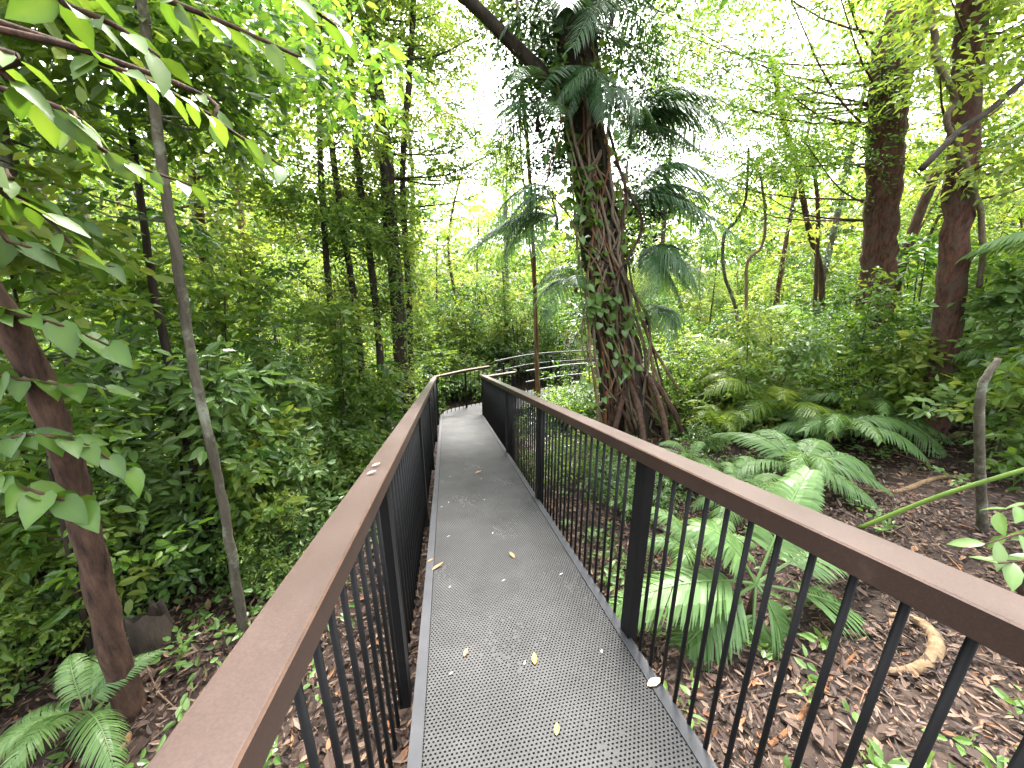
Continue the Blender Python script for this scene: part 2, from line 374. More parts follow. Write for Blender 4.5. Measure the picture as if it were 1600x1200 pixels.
# ramp of the boardwalk: perforated grating with flat edge plates
DL, DR, DEND = -0.2136, 0.840, 8.9
path = bpy.data.objects.new('boardwalk_path', None); COL.objects.link(path); path['kind'] = 'structure'
def grating(x0, x1, y0, y1, px=.0172, py=.0145):
    cxs = np.arange(x0, x1-1e-6, px); rows = np.arange(y0, y1-1e-6, py)
    mbg = MB(); hx, hy = px*.235, py*.235
    for odd in (0, 1):
        rr = rows[odd::2]
        CX, CY = np.meshgrid(cxs + px/2, rr + py/2)
        CX, CY = CX.ravel(), CY.ravel(); n = len(CX); sh = (px/2 if odd else 0.0)
        def q(dx, dy, dz=0.0):
            yy = CY+dy; return np.stack([np.clip(CX+dx+sh-px/4, x0, x1), yy, -SLOPE*yy+dz], -1)
        o = [q(-px/2, -py/2), q(px/2, -py/2), q(px/2, py/2), q(-px/2, py/2)]
        i_ = [q(-hx, -hy), q(hx, -hy), q(hx, hy), q(-hx, hy)]
        d_ = [q(-hx, -hy, -.022), q(hx, -hy, -.022), q(hx, hy, -.022), q(-hx, hy, -.022)]
        V = np.stack(o+i_+d_, 1).reshape(-1, 3); b = (np.arange(n)*12)[:, None, None]
        F = np.array([[0, 1, 5, 4], [1, 2, 6, 5], [2, 3, 7, 6], [3, 0, 4, 7], [4, 5, 9, 8], [5, 6, 10, 9], [6, 7, 11, 10], [7, 4, 8, 11]])
        clog = (np.sin(CX*9+CY*4)+np.sin(CY*6.3-CX*5)+np.sin(CX*23+CY*17)*.6+rng.normal(0, .7, n)) > 2.6
        Fc = (np.arange(n)[clog]*12)[:, None] + np.array([[4, 5, 6, 7]])
        mbg.add(V, [(b+F[None]).reshape(-1, 4), Fc])
    return mbg
for y0_ in np.arange(-1.5, DEND-.1, 1.827):
    grating(DL+.05, DR-.05, y0_+.004, min(y0_+1.823, DEND)).build('grating', GRATE, path)
mb = MB()
for x in (DL+.025, DR-.025):
    ym = (DEND-1.5)/2; box(mb, (x, ym, deck_z(ym)+.001), (.05, DEND+1.5, .012), shear=-SLOPE)
    box(mb, (x+(.019 if x > 0 else -.019), ym, deck_z(ym)-.085), (.010, DEND+1.5, .155), shear=-SLOPE)
for yy in np.arange(-.5, DEND, 1.827):
    box(mb, ((DL+DR)/2, yy, deck_z(yy)-.12), (DR-DL-.06, .06, .1))
mb.build('edge_plate', PLATE, path)
mb = MB()
for yy in np.arange(-.5, DEND, 1.827):
    for x in (DL+.12, DR-.12):
        zt = deck_z(yy)-.17; zb = float(g(x, yy))-.2
        box(mb, (x, yy+.001, (zt+zb)/2), (.075, .075, zt-zb))
mb.build('support_post', BLACK, path)

# landing and the path that turns away to the right
ZL = -1.925
def offset(Pl, w):
    Pl = np.asarray(Pl, float); T = nrm(np.gradient(Pl, axis=0)); n_ = np.stack([-T[:, 1], T[:, 0]], -1); return Pl + n_*w
cl = curve([(0.2, 8.85), (0.95, 9.18), (2.0, 9.75), (3.6, 10.3), (5.6, 10.4), (8.0, 9.9), (11.0, 8.9)], 60)
outer = curve([(DL, 8.9), (0.0, 9.45), (1.2, 9.98), (2.5, 10.75), (3.8, 11.0), (5.7, 10.98), (8.2, 10.4), (11.2, 9.4)], 60)
inner = curve([(DR, 8.74), (1.75, 9.12), (2.7, 9.5), (3.6, 9.75), (5.5, 9.82), (7.8, 9.35), (10.8, 8.4)], 60)
mb = MB(); n = 60
def lvl(P, z): return np.column_stack([P, np.full(len(P), z)])
Vt = np.vstack([lvl(outer, ZL), lvl(inner, ZL), lvl(outer, ZL-.16), lvl(inner, ZL-.16)]); i = np.arange(n-1)
mb.add(Vt, [np.stack([i+n, i+n+1, i+1, i], -1), np.stack([i, i+1, i+2*n+1, i+2*n], -1), np.stack([i+n+1, i+n, i+3*n, i+3*n+1], -1)])
mb.add([[DL, 8.88, ZL-.004], [DR, 8.70, ZL-.004], [DR, 8.95, ZL-.004], [DL, 9.1, ZL-.004]], [np.array([[0, 1, 2, 3]])])
mb.build('landing', GRATE, path)

# ------------------------------------------------------------------ railings
RH, RT, RW = 1.05, .062, .098
cyl = MB(); tube(cyl, np.array([[0, 0, 0], [0, 0, 1.0]]), .008, 10)
BAL = cyl.mesh('baluster', BLACK, True)
bx = MB(); box(bx, (0, 0, .5), (.05, .075, 1.0)); POST = bx.mesh('post', BLACK)
def ramp_railing(x, bxo, y0, y1, ybal, nbal, posts, label):
    t = thing('railing', label, 'railing', (x, 0, 0))
    hr = MB(); ym = (y0+y1)/2
    cuts = [y0] + [p for p in posts[2::2] if y0+.5 < p < y1-.5] + [y1]
    for ya, yb_ in zip(cuts[:-1], cuts[1:]):
        hr = MB(); yc = (ya+yb_)/2; box(hr, (0, yc, deck_z(yc)+RH-RT/2), (RW, yb_-ya-.003, RT), shear=-SLOPE, bev=.004)
        hr.build('handrail', RAIL, t)
    fl = MB(); box(fl, (bxo, ym, deck_z(ym)+RH-RT-.006), (.05, y1-y0-.02, .010), shear=-SLOPE); fl.build('top_bar', BLACK, t)
    for k in range(nbal):
        yb = ybal + .0893*k
        if min(abs(yb-p) for p in posts) < .045: continue
        o = link('baluster', BAL, t); o.location = (bxo, yb, deck_z(yb)-.05); o.scale = (1, 1, RH-RT+.045)
    for p in posts:
        o = link('post', POST, t); o.location = (bxo, p, deck_z(p)-.16); o.scale = (1, 1, RH-RT+.155)
    return t
P0 = 1.335; PS = 1.827
posts = [P0 + PS*k for k in range(-1, 5)]
ramp_railing(.835, .008, -1.0, 8.72, 1.2223-.0893*12, 95, posts[:4]+[P0+PS*4-.02], 'brown topped black baluster railing along the right side of the ramp')
ramp_railing(-.287, .014, -1.0, 9.0, 1.2223-.0893*8, 96, posts, 'brown topped black baluster railing along the left side of the ramp')

def level_railing(P2, label, mat_top, rail_h=(RH,), bal=True, top_w=RW, step=.11, pstep=1.8, z=ZL):
    P2 = np.asarray(P2, float); c = np.array([P2[0, 0], P2[0, 1], z])
    t = thing('railing', label, 'railing', c)
    seg = np.concatenate([[0], np.cumsum(np.linalg.norm(np.diff(P2, axis=0), axis=1))]); Ltot = seg[-1]
    def pos(s): return np.array([np.interp(s, seg, P2[:, 0]), np.interp(s, seg, P2[:, 1])])
    for h in rail_h:
        k = max(2, int(Ltot/.15)); ss = np.linspace(0, Ltot, k); C2 = np.array([pos(s) for s in ss]); T = nrm(np.gradient(C2, axis=0)); n_ = np.stack([-T[:, 1], T[:, 0]], -1)
        w = top_w/2; a, b = C2+n_*w, C2-n_*w; th = .06 if top_w > .06 else .035
        V = np.vstack([lvl(a, h), lvl(b, h), lvl(a, h-th), lvl(b, h-th)]); V[:, :2] -= c[:2]
        i = np.arange(k-1); mbb = MB()
        mbb.add(V, [np.stack([i+k, i+k+1, i+1, i], -1), np.stack([i, i+1, i+2*k+1, i+2*k], -1), np.stack([i+k+1, i+k, i+3*k, i+3*k+1], -1), np.stack([i+2*k, i+2*k+1, i+3*k+1, i+3*k], -1), np.array([[0, 2*k, 3*k, k], [k-1, 2*k-1, 4*k-1, 3*k-1]])])
        mbb.build('handrail', mat_top, t)
    hp = min(rail_h[0], RH) - .05
    for s in np.arange(.02 if Ltot < 5 else .3, Ltot, pstep):
        p = pos(s); o = link('post', POST, t); o.location = (p[0]-c[0], p[1]-c[1], -.16); o.scale = (1, 1, hp+.16)
    if bal:
        nb = 0
        for s in np.arange(.06, Ltot, step):
            if nb >= 98: break
            nb += 1
            p = pos(s); o = link('baluster', BAL, t); o.location = (p[0]-c[0], p[1]-c[1], -.05); o.scale = (1, 1, hp+.05)
    return t
of_ = outer
level_railing([(-.30, 9.02), (.49, 9.56), (1.16, 9.86)], 'short brown topped railing closing the end of the ramp at the bend', RAIL, step=.13, pstep=.93)
level_railing(outer[18:]+np.array([0, .05]), 'grey double tube railing curving away beyond the bend', GREYRAIL, (RH+.08, RH-.22), True, .05, .16)
level_railing([(.845, 8.76), (1.3, 8.93), (1.75, 9.10)], 'short brown topped railing turning right behind the right ramp railing', RAIL, step=.1, pstep=.85)
level_railing(inner[13:]-np.array([0, .03]), 'grey tube railing on the near side of the far walkway', GREYRAIL, (RH-.02, RH-.32), True, .05, .14)

# things lying on the deck and on the handrail
def flat_leaf(px, py, L, W, ang, mat, name, label, cat, group=None, h=0.0, curl=.18):
    p = on_deck(px, py, h+.006)
    mbl = MB(); d = np.array([[math.cos(ang), math.sin(ang), -SLOPE*math.sin(ang)]])
    leaves(mbl, np.array([[0, 0, 0.0]])-d*L/2, d, np.array([[0, SLOPE, 1.0]]), L, W, .5, 'long', droop=-curl, fold=.2)
    o = mbl.build(name, mat, None, True); o.location = p; tag(o, label, cat, group); return o
for px, py, L, W, a, mt, lb in [
    (800, 868, .075, .03, 1.9, L_ORG, 'tan leaf lying in the middle of the deck level with the near right post'),
    (684, 886, .10, .028, .6, L_ORG, 'long orange leaf on the left edge of the deck'),
    (673, 876, .05, .02, .4, L_ORG, 'tiny orange leaf just behind the long orange leaf at the deck edge'),
    (728, 1020, .045, .022, 1.1, L_ORG, 'small orange leaf on the left half of the near deck'),
    (835, 1030, .06, .028, 1.4, L_YEL, 'bright yellow leaf on the near deck beside a white petal'),
    (870, 1140, .045, .022, 1.2, L_YEL, 'small yellow leaf closest to the bottom of the picture on the deck'),
    (748, 738, .09, .045, .3, L_ORG, 'tan leaf lying farthest down the ramp')]:
    flat_leaf(px, py, L, W, a, mt, 'fallen_leaf', lb, 'leaf')
flat_leaf(1023, 1068, .075, .04, .1, L_CRM, 'fallen_petal', 'large cream petal resting on the right edge plate of the deck', 'petal')
for i, (px, py) in enumerate([(705, 1052), (820, 1036), (787, 907), (703, 917), (940, 1018), (877, 897), (703, 745), (770, 833), (701, 838), (752, 748), (701, 785), (690, 792), (757, 781)]):
    flat_leaf(px, py, .017+.010*(i % 3)/2, .009, .7+.5*math.sin(i*2.1), L_WHT, 'fallen_petal', 'tiny white petal scattered on the grey deck', 'petal', 'white petals scattered on the deck')
for px, py, lb in [(588, 727, 'pale petal on the left handrail, the farther of two'), (581, 739, 'pale petal on the left handrail, the nearer of two')]:
    flat_leaf(px, py, .035, .018, .5, L_CRM, 'fallen_petal', lb, 'petal', None, RH)

# ------------------------------------------------------------------ leaf litter and ground cover (nobody could count them)
def litter():
    mbl = MB(); n = 34000
    x = np.where(rng.random(n) < .62, rng.uniform(.9, 9, n), rng.uniform(-6.5, -.2, n)); y = rng.uniform(-.6, 9, n)**1.0
    P = np.stack([x, y, g(x, y)+rng.uniform(.008, .035, n)], -1)
    a = rng.uniform(0, 6.28, n); D = np.stack([np.cos(a), np.sin(a), rng.normal(0, .25, n)], -1)
    Nn = np.array([0, 0, 1.0]) + rng.normal(0, .3, (n, 3))
    L = .03 + .09*rng.random(n)**2
    leaves(mbl, P, D, Nn, L, L*rng.uniform(.28, .5, n), np.clip(rng.beta(1.6, 1.9, n), 0, 1), 'oval', droop=-.12, fold=.25)
    n = 30000; x = rng.uniform(.85, 5.2, n); y = rng.uniform(-.2, 4.2, n); k_ = n*3//5; x[k_:] = rng.uniform(-3.2, -.2, n-k_); y[k_:] = rng.uniform(-.2, 4.0, n-k_)
    P = np.stack([x, y, g(x, y)+rng.uniform(.005, .05, n)], -1); a = rng.uniform(0, 6.28, n); D = np.stack([np.cos(a), np.sin(a), rng.normal(0, .3, n)], -1)
    L = .02 + .055*rng.random(n)**1.5; leaves(mbl, P, D, np.array([0, 0, 1.0]) + rng.normal(0, .4, (n, 3)), L, L*rng.uniform(.2, .5, n), np.clip(rng.beta(1.5, 1.5, n), 0, 1), 'oval', droop=-.2, fold=.3)
    for _ in range(520):
        x = rng.uniform(.9, 8) if rng.random() < .65 else rng.uniform(-5, -.3); y = rng.uniform(0, 7); a = rng.uniform(0, 6.28); l = rng.uniform(.15, .9)
        k = np.linspace(0, 1, 5); px_, py_ = x+np.cos(a)*l*k, y+np.sin(a)*l*k
        tube(mbl, np.stack([px_, py_+rng.normal(0, .02, 5), g(px_, py_)+.02+rng.normal(0, .008, 5)], -1), [rng.uniform(.003, .009), .002], 5, tint=rng.choice([.2, .5, .85, .9]))
    o = mbl.build('leaf_litter', DEAD); o['kind'] = 'stuff'
litter()
def ground_cover():
    mbl = MB(); n = 1500
    x = np.concatenate([rng.uniform(-8, -.7, n), rng.uniform(1.2, 10, n)]); y = np.concatenate([rng.uniform(.2, 12, n), rng.uniform(.2, 12, n)])
    clear = (x > 1.7) & (y > .9) & (y < 3.8) & (x < 7)
    keep = (rng.random(2*n) < np.where(clear, .14, .8)); x, y = x[keep], y[keep]
    S = np.stack([x, y, g(x, y)+rng.uniform(.03, .14, len(x))], -1)
    for k_ in range(3):
        D = rand_dir(len(x), .3, .35); sprays(mbl, S, D, rng.uniform(.08, .22, len(x)), 4, .075, .04, .5, 'oval')
    o = mbl.build('ground_cover', LEAF_B); o['kind'] = 'stuff'
ground_cover()

# ------------------------------------------------------------------ trees
def px_path(pts, Y):
    out = []
    for q in pts: out.append(at(q[0], q[1], q[2] if len(q) > 2 else Y))
    return np.array(out)
def limb_tubes(wood, trunkP, C, r):
    for c in C[::2]:
        below = trunkP[trunkP[:, 2] < c[2]+.1]
        if not len(below): below = trunkP[:1]
        d = np.linalg.norm(below - c, axis=1) + np.abs(c[2]-below[:, 2]-.35*np.linalg.norm((below-c)[:, :2], axis=1))
        s = below[np.argmin(d)]; mid = (s+c)/2 + np.array([0, 0, -.08*np.linalg.norm(c-s)]) + rng.normal(0, .04, 3)
        r_ = min(r, .02); tube(wood, curve([s, mid, c], 7), [r_, r_*.3], 5, .06, cap=False)
def tree(name, label, cat, pts, Y, r, mat, leafmat=None, C=None, CR=.5, per=40, tl=.35, k=7, L=.09, W=.04, kind='diamond', group=None, rough=.05, seg=10, tb=.45, flute=None, ground=True, tvar=.2):
    P = px_path(pts, Y) if pts is not None and len(pts[0]) < 4 else np.array([p[:3] for p in pts])
    if ground:
        zg = float(g(P[0, 0], P[0, 1])); P[0, 2] = min(P[0, 2], zg-.05)
    base = P[0].copy(); base[2] = float(g(base[0], base[1]))
    t = thing(name, label, cat, base, group=group)
    P = curve(P, max(24, len(P)*6)); wood = MB()
    rr = np.interp(np.linspace(0, 1, len(P)), np.linspace(0, 1, len(np.atleast_1d(r))), np.atleast_1d(r))
    rr = rr*(1 + .35*np.exp(-np.linspace(0, 1, len(P))*14))
    P2 = P + rng.normal(0, .06, P.shape)*rr[:, None]
    tube(wood, P2, rr, seg, rough, flute=flute)
    if C is not None and len(C):
        C = np.asarray(C, float); limb_tubes(wood, P2, C, float(np.mean(rr))*.28)
        crown = MB(); clumps(crown, C, CR, per, tl, k, L, W, kind, tbase=tb, tvar=tvar)
        crown.build('crown', leafmat, t, off=base)
    wood.build('trunk', mat, t, smooth=True, off=base)
    return t
def boxpts(n, px0, px1, py0, py1, y0, y1):
    """clump centres of a crown filling that part of the view, between y0 and y1 metres ahead"""
    return np.array([at(rng.uniform(px0, px1), rng.uniform(py0, py1), rng.uniform(y0, y1)) for _ in range(n)])

# left of the walkway
gp = on_ground(205, 1112)
tree('leaning_tree', 'dark brown trunk leaning out to the left, nearest tree beside the left railing', 'tree',
     [(207, 1120, gp[1]), (165, 960, gp[1]), (125, 790, gp[1]), (80, 650, gp[1]-.05), (28, 530, gp[1]-.1), (-60, 400, gp[1]-.2), (-160, 260, gp[1]-.3)], 2, [.058, .052, .046], BARK_BR,
     LEAF_Y, boxpts(18, -350, 70, -200, 420, 2.1, 3.3), .36, 30, .3, 7, .11, .055, 'oval', seg=14)
tree('grey_tree', 'pale grey blotched trunk at the left edge behind the leaning brown trunk', 'tree',
     [(235, 900), (190, 760), (135, 640), (90, 490), (38, 330), (-5, 190), (-50, 20)], 3.6, [.055, .05, .045], BARK_GREY,
     LEAF_Y, boxpts(22, -250, 330, -200, 230, 2.6, 4.2), .42, 36, .3, 7, .10, .05, 'oval', seg=12)
tree('slender_tree', 'slender pale lichen spotted trunk standing between the leaning brown tree and the left handrail', 'tree',
     [(384, 1000), (362, 870), (341, 745), (319, 650), (300, 560), (275, 400), (252, 250), (236, 130), (222, 0), (205, -150)], on_ground(380, 985)[1], [.028, .026, .024, .02], BARK_GREY,
     LEAF_Y, boxpts(30, 40, 540, -170, 250, 2.8, 4.8), .40, 36, .3, 7, .085, .04, 'oval', seg=12, tb=.4)
tree('dark_sapling', 'thin dark stem leaning left beside the slender pale trunk', 'tree',
     [(340, 905), (305, 745), (275, 620), (240, 450), (222, 330), (205, 200)], 3.6, [.038, .03, .02], BARK_DK,
     LEAF_Y, boxpts(10, 60, 330, 180, 470, 3.3, 4.8), .38, 34, .26, 7, .085, .042, 'oval')
tree('red_trunk_tree', 'dark reddish trunk half hidden by leaves behind the slender pale tree', 'tree',
     [(380, 760), (366, 670), (350, 570), (334, 480), (318, 390), (300, 250), (285, 100)], 5.6, [.085, .07, .05], BARK_RED,
     LEAF_Y, np.vstack([boxpts(13, 190, 480, 120, 420, 4.6, 6.6), boxpts(6, 270, 350, 230, 470, 4.8, 5.4)]), .55, 40, .35, 7, .10, .05, 'diamond', tb=.6)

stems = [([(628, 690), (624, 520), (613, 380), (603, 250), (586, 120), (568, -20), (555, -160)], 6.9, [.13, .11, .08], 'thickest stem of the close clump of thin trees left of the ramp end'),
         ([(600, 690), (591, 520), (578, 400), (562, 280), (551, 150), (545, 0), (540, -120)], 6.6, [.06, .05, .04], 'thin dark stem just left of the thickest stem in the clump beside the ramp'),
         ([(574, 700), (560, 520), (540, 380), (521, 250), (507, 120), (498, -20)], 6.3, [.05, .045, .03], 'thin stem leaning left in the clump beside the ramp, leafy to the ground'),
         ([(646, 680), (638, 450), (629, 280), (640, 110), (648, -20), (655, -140)], 7.2, [.055, .05, .04], 'thin straight stem at the right side of the clump beside the ramp'),
         ([(545, 710), (517, 480), (503, 300), (497, 100), (490, -60)], 6.0, [.045, .04, .03], 'outermost left stem of the clump of thin trees beside the ramp')]
for i, (pts, Yd, r, lb) in enumerate(stems):
    x0 = pts[2][0]
    C = np.vstack([boxpts(32, x0-5, 805, -90, 300, Yd+.2, Yd+2.6) if i in (0, 3) else boxpts(2, x0-30, x0, -60, 0, Yd, Yd+.5), boxpts(15, x0-75, x0+38, -60, 330, Yd-.5, Yd+1.0), boxpts(19, x0-90, x0+45, 300, 640, Yd-.7, Yd+.8)])
    tree('slim_tree', lb, 'tree', pts, Yd, r, BARK_DK, LEAF_Y, C, .38, 38, .3, 8, .08, .037, 'diamond', group='clump of thin trees left of the ramp', tb=[.45, .58, .5, .62, .48][i])

# big vine-wrapped tree right of the ramp
cb = on_ground(985, 676)
YC = cb[1]
def lobes(u, th): return 1 + (.22*np.sin(3*th+1+2*u) + .12*np.sin(7*th+3*u))*(1-.5*u) + .35*np.exp(-9*u)*np.maximum(0, np.sin(5*th))
ct = tree('vine_covered_tree', 'big dark tree wrapped in climbing palms and vines right of the ramp', 'tree',
     [(990, 700), (978, 600), (962, 520), (948, 420), (935, 320), (918, 220), (908, 110), (898, 0), (892, -130)], YC, [.40, .36, .33, .30, .27], BARK_DK,
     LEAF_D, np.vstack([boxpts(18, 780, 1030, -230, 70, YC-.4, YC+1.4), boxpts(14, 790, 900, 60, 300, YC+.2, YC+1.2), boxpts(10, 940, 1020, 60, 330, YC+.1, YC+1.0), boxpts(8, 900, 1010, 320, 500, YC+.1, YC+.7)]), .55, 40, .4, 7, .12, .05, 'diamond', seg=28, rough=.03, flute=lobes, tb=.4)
shade_clumps = np.column_stack([rng.uniform(-1.3, 4.0, 48), rng.uniform(-3.5, 4.6, 48), rng.uniform(5.2, 8.0, 48)])
shade_crown = MB(); clumps(shade_crown, shade_clumps, .9, 14, .6, 7, .2, .09, tbase=.45); shade_crown.build('crown', LEAF, ct, off=np.array(ct.location))  # extra crown out of view over the ramp, added to shade deck and rails
wb = MB(); tube(wb, curve(px_path([(905, 175), (880, 148), (845, 112), (800, 68), (748, 16), (700, -25), (640, -70)], YC-.1), 30), [.115, .095, .075], 12, .05)
trunk_ = [c for c in ct.children if c.name.startswith('trunk')][0]
wb.build('branch', BARK_DK, trunk_, True, off=np.array(ct.location))
# roots splaying from its foot
for k, (px, py) in enumerate([(1078, 690), (1050, 712), (1012, 720), (950, 706), (930, 690)]):
    e = on_ground(px, py); s = at(985+rng.uniform(-12, 22), 560+10*k, YC-.18); mid = (s+e)/2 + np.array([0, -.1, .12])
    rb = MB(); tube(rb, curve([s, mid, e-np.array([0, 0, .08])], 14), [.035, .055, .04], 8, .1); rb.build('root', BARK_BR, trunk_, True, off=np.array(ct.location))
# lianas on the tree
def vine(pts, r, label, mat=VINE, Y=None, wig=.02, name='liana', seg=7, group=None):
    P = curve(px_path(pts, Y), max(16, 8*len(pts))); P = P + curve(rng.normal(0, wig, (max(4, len(pts)*2), 3)), len(P))
    mbv = MB(); tube(mbv, P, r, seg, .08); o = mbv.build(name, mat, None, True, off=P[0]); o.location = P[0]; tag(o, label, 'vine', group); return o
YV = YC-.45
for pts, r, lb, mt in [
    ([(1030, 670), (985, 590), (960, 500), (955, 420), (975, 340), (972, 280), (960, 250)], .028, 'brown liana climbing the right face of the big vine covered tree', BARK_BR),
    ([(905, 265), (925, 260), (935, 235), (930, 270), (915, 290), (910, 330), (925, 360)], .018, 'pale looping vine on the front of the big tree below the hanging fronds', VINE),
    ([(978, 255), (980, 320), (972, 360), (945, 350), (958, 385), (940, 410), (935, 420)], .022, 'pale vine hooked across the right side of the big tree trunk', VINE),
    ([(955, 690), (948, 600), (938, 520), (928, 430), (930, 330), (918, 240), (912, 120)], .03, 'straight brown liana running up the left face of the big tree', BARK_BR),
    ([(1005, 690), (998, 600), (978, 540), (965, 470), (950, 430), (955, 330), (940, 240), (925, 150)], .045, 'thick dark liana spiralling up the front of the big tree', BARK_DK),
    ([(1062, 680), (1040, 620), (1010, 590), (1000, 560), (985, 520)], .022, 'pale aerial root slanting down from the big tree to the right', VINE),
    ([(1000, 705), (1022, 650), (1012, 620), (985, 600), (970, 610)], .02, 'pale curled root in front of the foot of the big tree', VINE),
    ([(895, 250), (905, 400), (925, 560), (940, 690)], .016, 'thin pale vine hanging down the left side of the big tree', VINE)]:
    vine(pts, r, lb, mt, YV)
tang = np.random.default_rng(5)
for k in range(28):
    x_top = 930 + 50*tang.random(); y_top = 330 + 250*tang.random(); xb = 925 + 175*(k+.5)/28; yb = 650 + 45*tang.random()
    vine([(xb, yb+18), ((xb*2+x_top)/3+12*tang.normal(), yb-35), ((xb+x_top*1.6)/2.6+10*tang.normal(), (yb+y_top)/2), (x_top, y_top)], [.03+.02*tang.random(), .014], 'brown root or liana in the tangle about the foot of the big tree', [BARK_BR, BARK_TAN, VINE, BARK_OR, BARK_TAN][k % 5], YV-.15*tang.random()+.1, .03, group='lianas and roots about the foot of the big tree')
for k in range(14):
    o_ = -38 + 76*(k+.5)/14; yt = 60 + 260*tang.random(); yb = 480 + 190*tang.random(); xs_ = lambda y: np.interp(y, [0, 110, 220, 320, 420, 520, 600, 700], [898, 908, 918, 935, 948, 962, 978, 990])
    vine([(xs_(y)+o_+16*tang.normal(), y) for y in np.linspace(yb, yt, 6)], .012+.016*tang.random(), 'vine clinging to the trunk of the big tree', [BARK_TAN, VINE, BARK_BR, VINE, BARK_OR][k % 5], YV-.02-.1*tang.random(), .03, group='vines clinging to the big tree')
vine([(812, 60), (814, 180), (820, 300), (832, 420), (838, 520), (842, 612)], .018, 'thin hanging liana dropping straight down left of the big tree', VINE, YC+1.6)
# thin orange trunk behind the right railing
tree('orange_tree', 'thin orange brown trunk rising behind the right railing before the far walkway', 'tree',
     [(841, 650), (839, 560), (836, 470), (832, 360), (826, 250), (815, 120), (808, 0)], 8.6, [.055, .05, .042, .035], BARK_OR, LEAF, boxpts(8, 770, 880, -60, 160, 8.4, 9.6), .5, 30, .35, 6, .1, .045)

# right side trees
def flut2(u, th): return 1 + .16*np.sin(4*th+3*u) + .08*np.sin(9*th+11*u)
tree('shaggy_tree', 'thick shaggy red brown trunk widening toward its top, right of the middle', 'tree',
     [(1362, 560), (1366, 470), (1372, 400), (1380, 300), (1386, 200), (1394, 110), (1425, 20), (1470, -80), (1530, -180)], 6.0, [.26, .24, .25, .28, .3], BARK_RED,
     LEAF, np.vstack([boxpts(26, 1160, 1500, -170, 150, 4.6, 7.5), boxpts(12, 1180, 1420, 120, 270, 5.4, 7.5), boxpts(40, 1030, 1240, -120, 300, 7.0, 10)]), .6, 54, .38, 8, .085, .034, 'diamond', seg=22, flute=flut2, tb=.4)
tb8 = on_ground(1450, 692)
tree('red_tree', 'reddish smooth trunk at the far right with a pale vine twisted round it', 'tree',
     [(1448, 696), (1462, 640), (1474, 560), (1486, 450), (1498, 300), (1508, 180), (1516, 60), (1525, -80)], tb8[1], [.17, .15, .135, .12], BARK_RED,
     LEAF_Y, np.vstack([boxpts(20, 1420, 1780, -200, 140, 3.0, 5.0), boxpts(8, 1530, 1720, 120, 330, 3.4, 5)]), .5, 40, .35, 7, .11, .05, 'diamond', seg=16, tb=.55)
vine([(1455, 40), (1462, 95), (1490, 150), (1478, 185), (1500, 230), (1520, 290), (1535, 350), (1532, 450)], .03, 'pale grey liana twisting across the red trunk at the far right', VINE, tb8[1]-.2, .015)
vine([(1620, 110), (1560, 160), (1500, 205), (1440, 260)], .03, 'dark slanting bough at the right edge above the red trunk', BARK_DK, 3.5, .02, 'fallen_bough')
tree('thin_tree', 'thin brown trunk with a slight bend between the big tree and the shaggy tree', 'tree',
     [(1290, 560), (1284, 440), (1264, 360), (1246, 265), (1225, 190), (1205, 90)], 9.0, [.075, .065, .05], BARK_BR, LEAF_Y, boxpts(24, 1060, 1340, -40, 290, 8.5, 11), .6, 34, .35, 7, .1, .045)
tree('thin_tree', 'thin twin of the bent trunk, close on its right side', 'tree',
     [(1278, 560), (1275, 440), (1278, 330), (1270, 240)], 8.6, [.055, .045, .04], BARK_BR, LEAF, boxpts(6, 1230, 1330, 150, 280, 8.5, 9.5), .5, 30, .35, 7, .1, .045)
tree('crooked_sapling', 'crooked grey sapling whose top elbows to the right, beside the big tree', 'tree',
     [(1160, 600), (1152, 500), (1132, 430), (1131, 370), (1150, 345), (1165, 310), (1170, 230)], 7.5, [.038, .032, .025], BARK_GREY, LEAF_Y, boxpts(6, 1110, 1230, 200, 330, 7.2, 8.2), .45, 30, .3, 7, .09, .04)
tree('crooked_sapling', 'second crooked sapling, with a curved fork, right of the first', 'tree',
     [(1172, 600), (1166, 470), (1168, 410), (1190, 385), (1196, 340), (1188, 270)], 7.2, [.034, .03, .022], BARK_TAN, LEAF_Y, boxpts(6, 1150, 1260, 240, 330, 7, 8), .45, 30, .3, 7, .09, .04)
gp = on_ground(1536, 830)
tree('dead_stem', 'bare pale grey dead stem standing in the leaf litter at the right edge', 'tree',
     [(1536, 834), (1532, 740), (1530, 650), (1536, 600), (1560, 560)], gp[1], [.034, .03, .02], BARK_GREY)
a = on_ground(1340, 826); mbs = MB(); b = at(1640, 722, 1.75); P = curve([a, (a+b)/2+np.array([0, 0, .05]), b], 20); tube(mbs, P, [.02, .016], 8)
o = mbs.build('green_cane', STEM_G, None, True, off=a); o.location = a; tag(o, 'long green cane slanting up from the leaf litter to the right edge', 'cane')
# curved pale log, black stump, fallen branches
def ground_log(pts, r, label, mat, name='fallen_log', cat='log', lift=.6):
    P = np.array([on_ground(*p) for p in pts]); P = curve(P, 40); rr = np.interp(np.linspace(0, 1, 40), np.linspace(0, 1, len(r)), r); P[:, 2] = g(P[:, 0], P[:, 1]) + rr*lift
    mbg_ = MB(); tube(mbg_, P, rr, 12, .06); o_ = mbg_.build(name, mat, None, True, off=P[0]); o_.location = P[0]; tag(o_, label, cat); return o_
ground_log([(1385, 962), (1420, 968), (1450, 988), (1462, 1015), (1448, 1040), (1415, 1052), (1372, 1050)], [.016, .028, .036, .04, .036, .028, .015], 'pale tan curved root looping on the leaf litter beyond the right railing', BARK_TAN, 'curved_root', 'root')
ground_log([(1180, 1180), (1235, 1140), (1290, 1070), (1340, 1020)], [.012, .015, .01], 'thin orange brown stick on the ground beneath the foreground palm', BARK_OR, 'fallen_stick', 'stick')
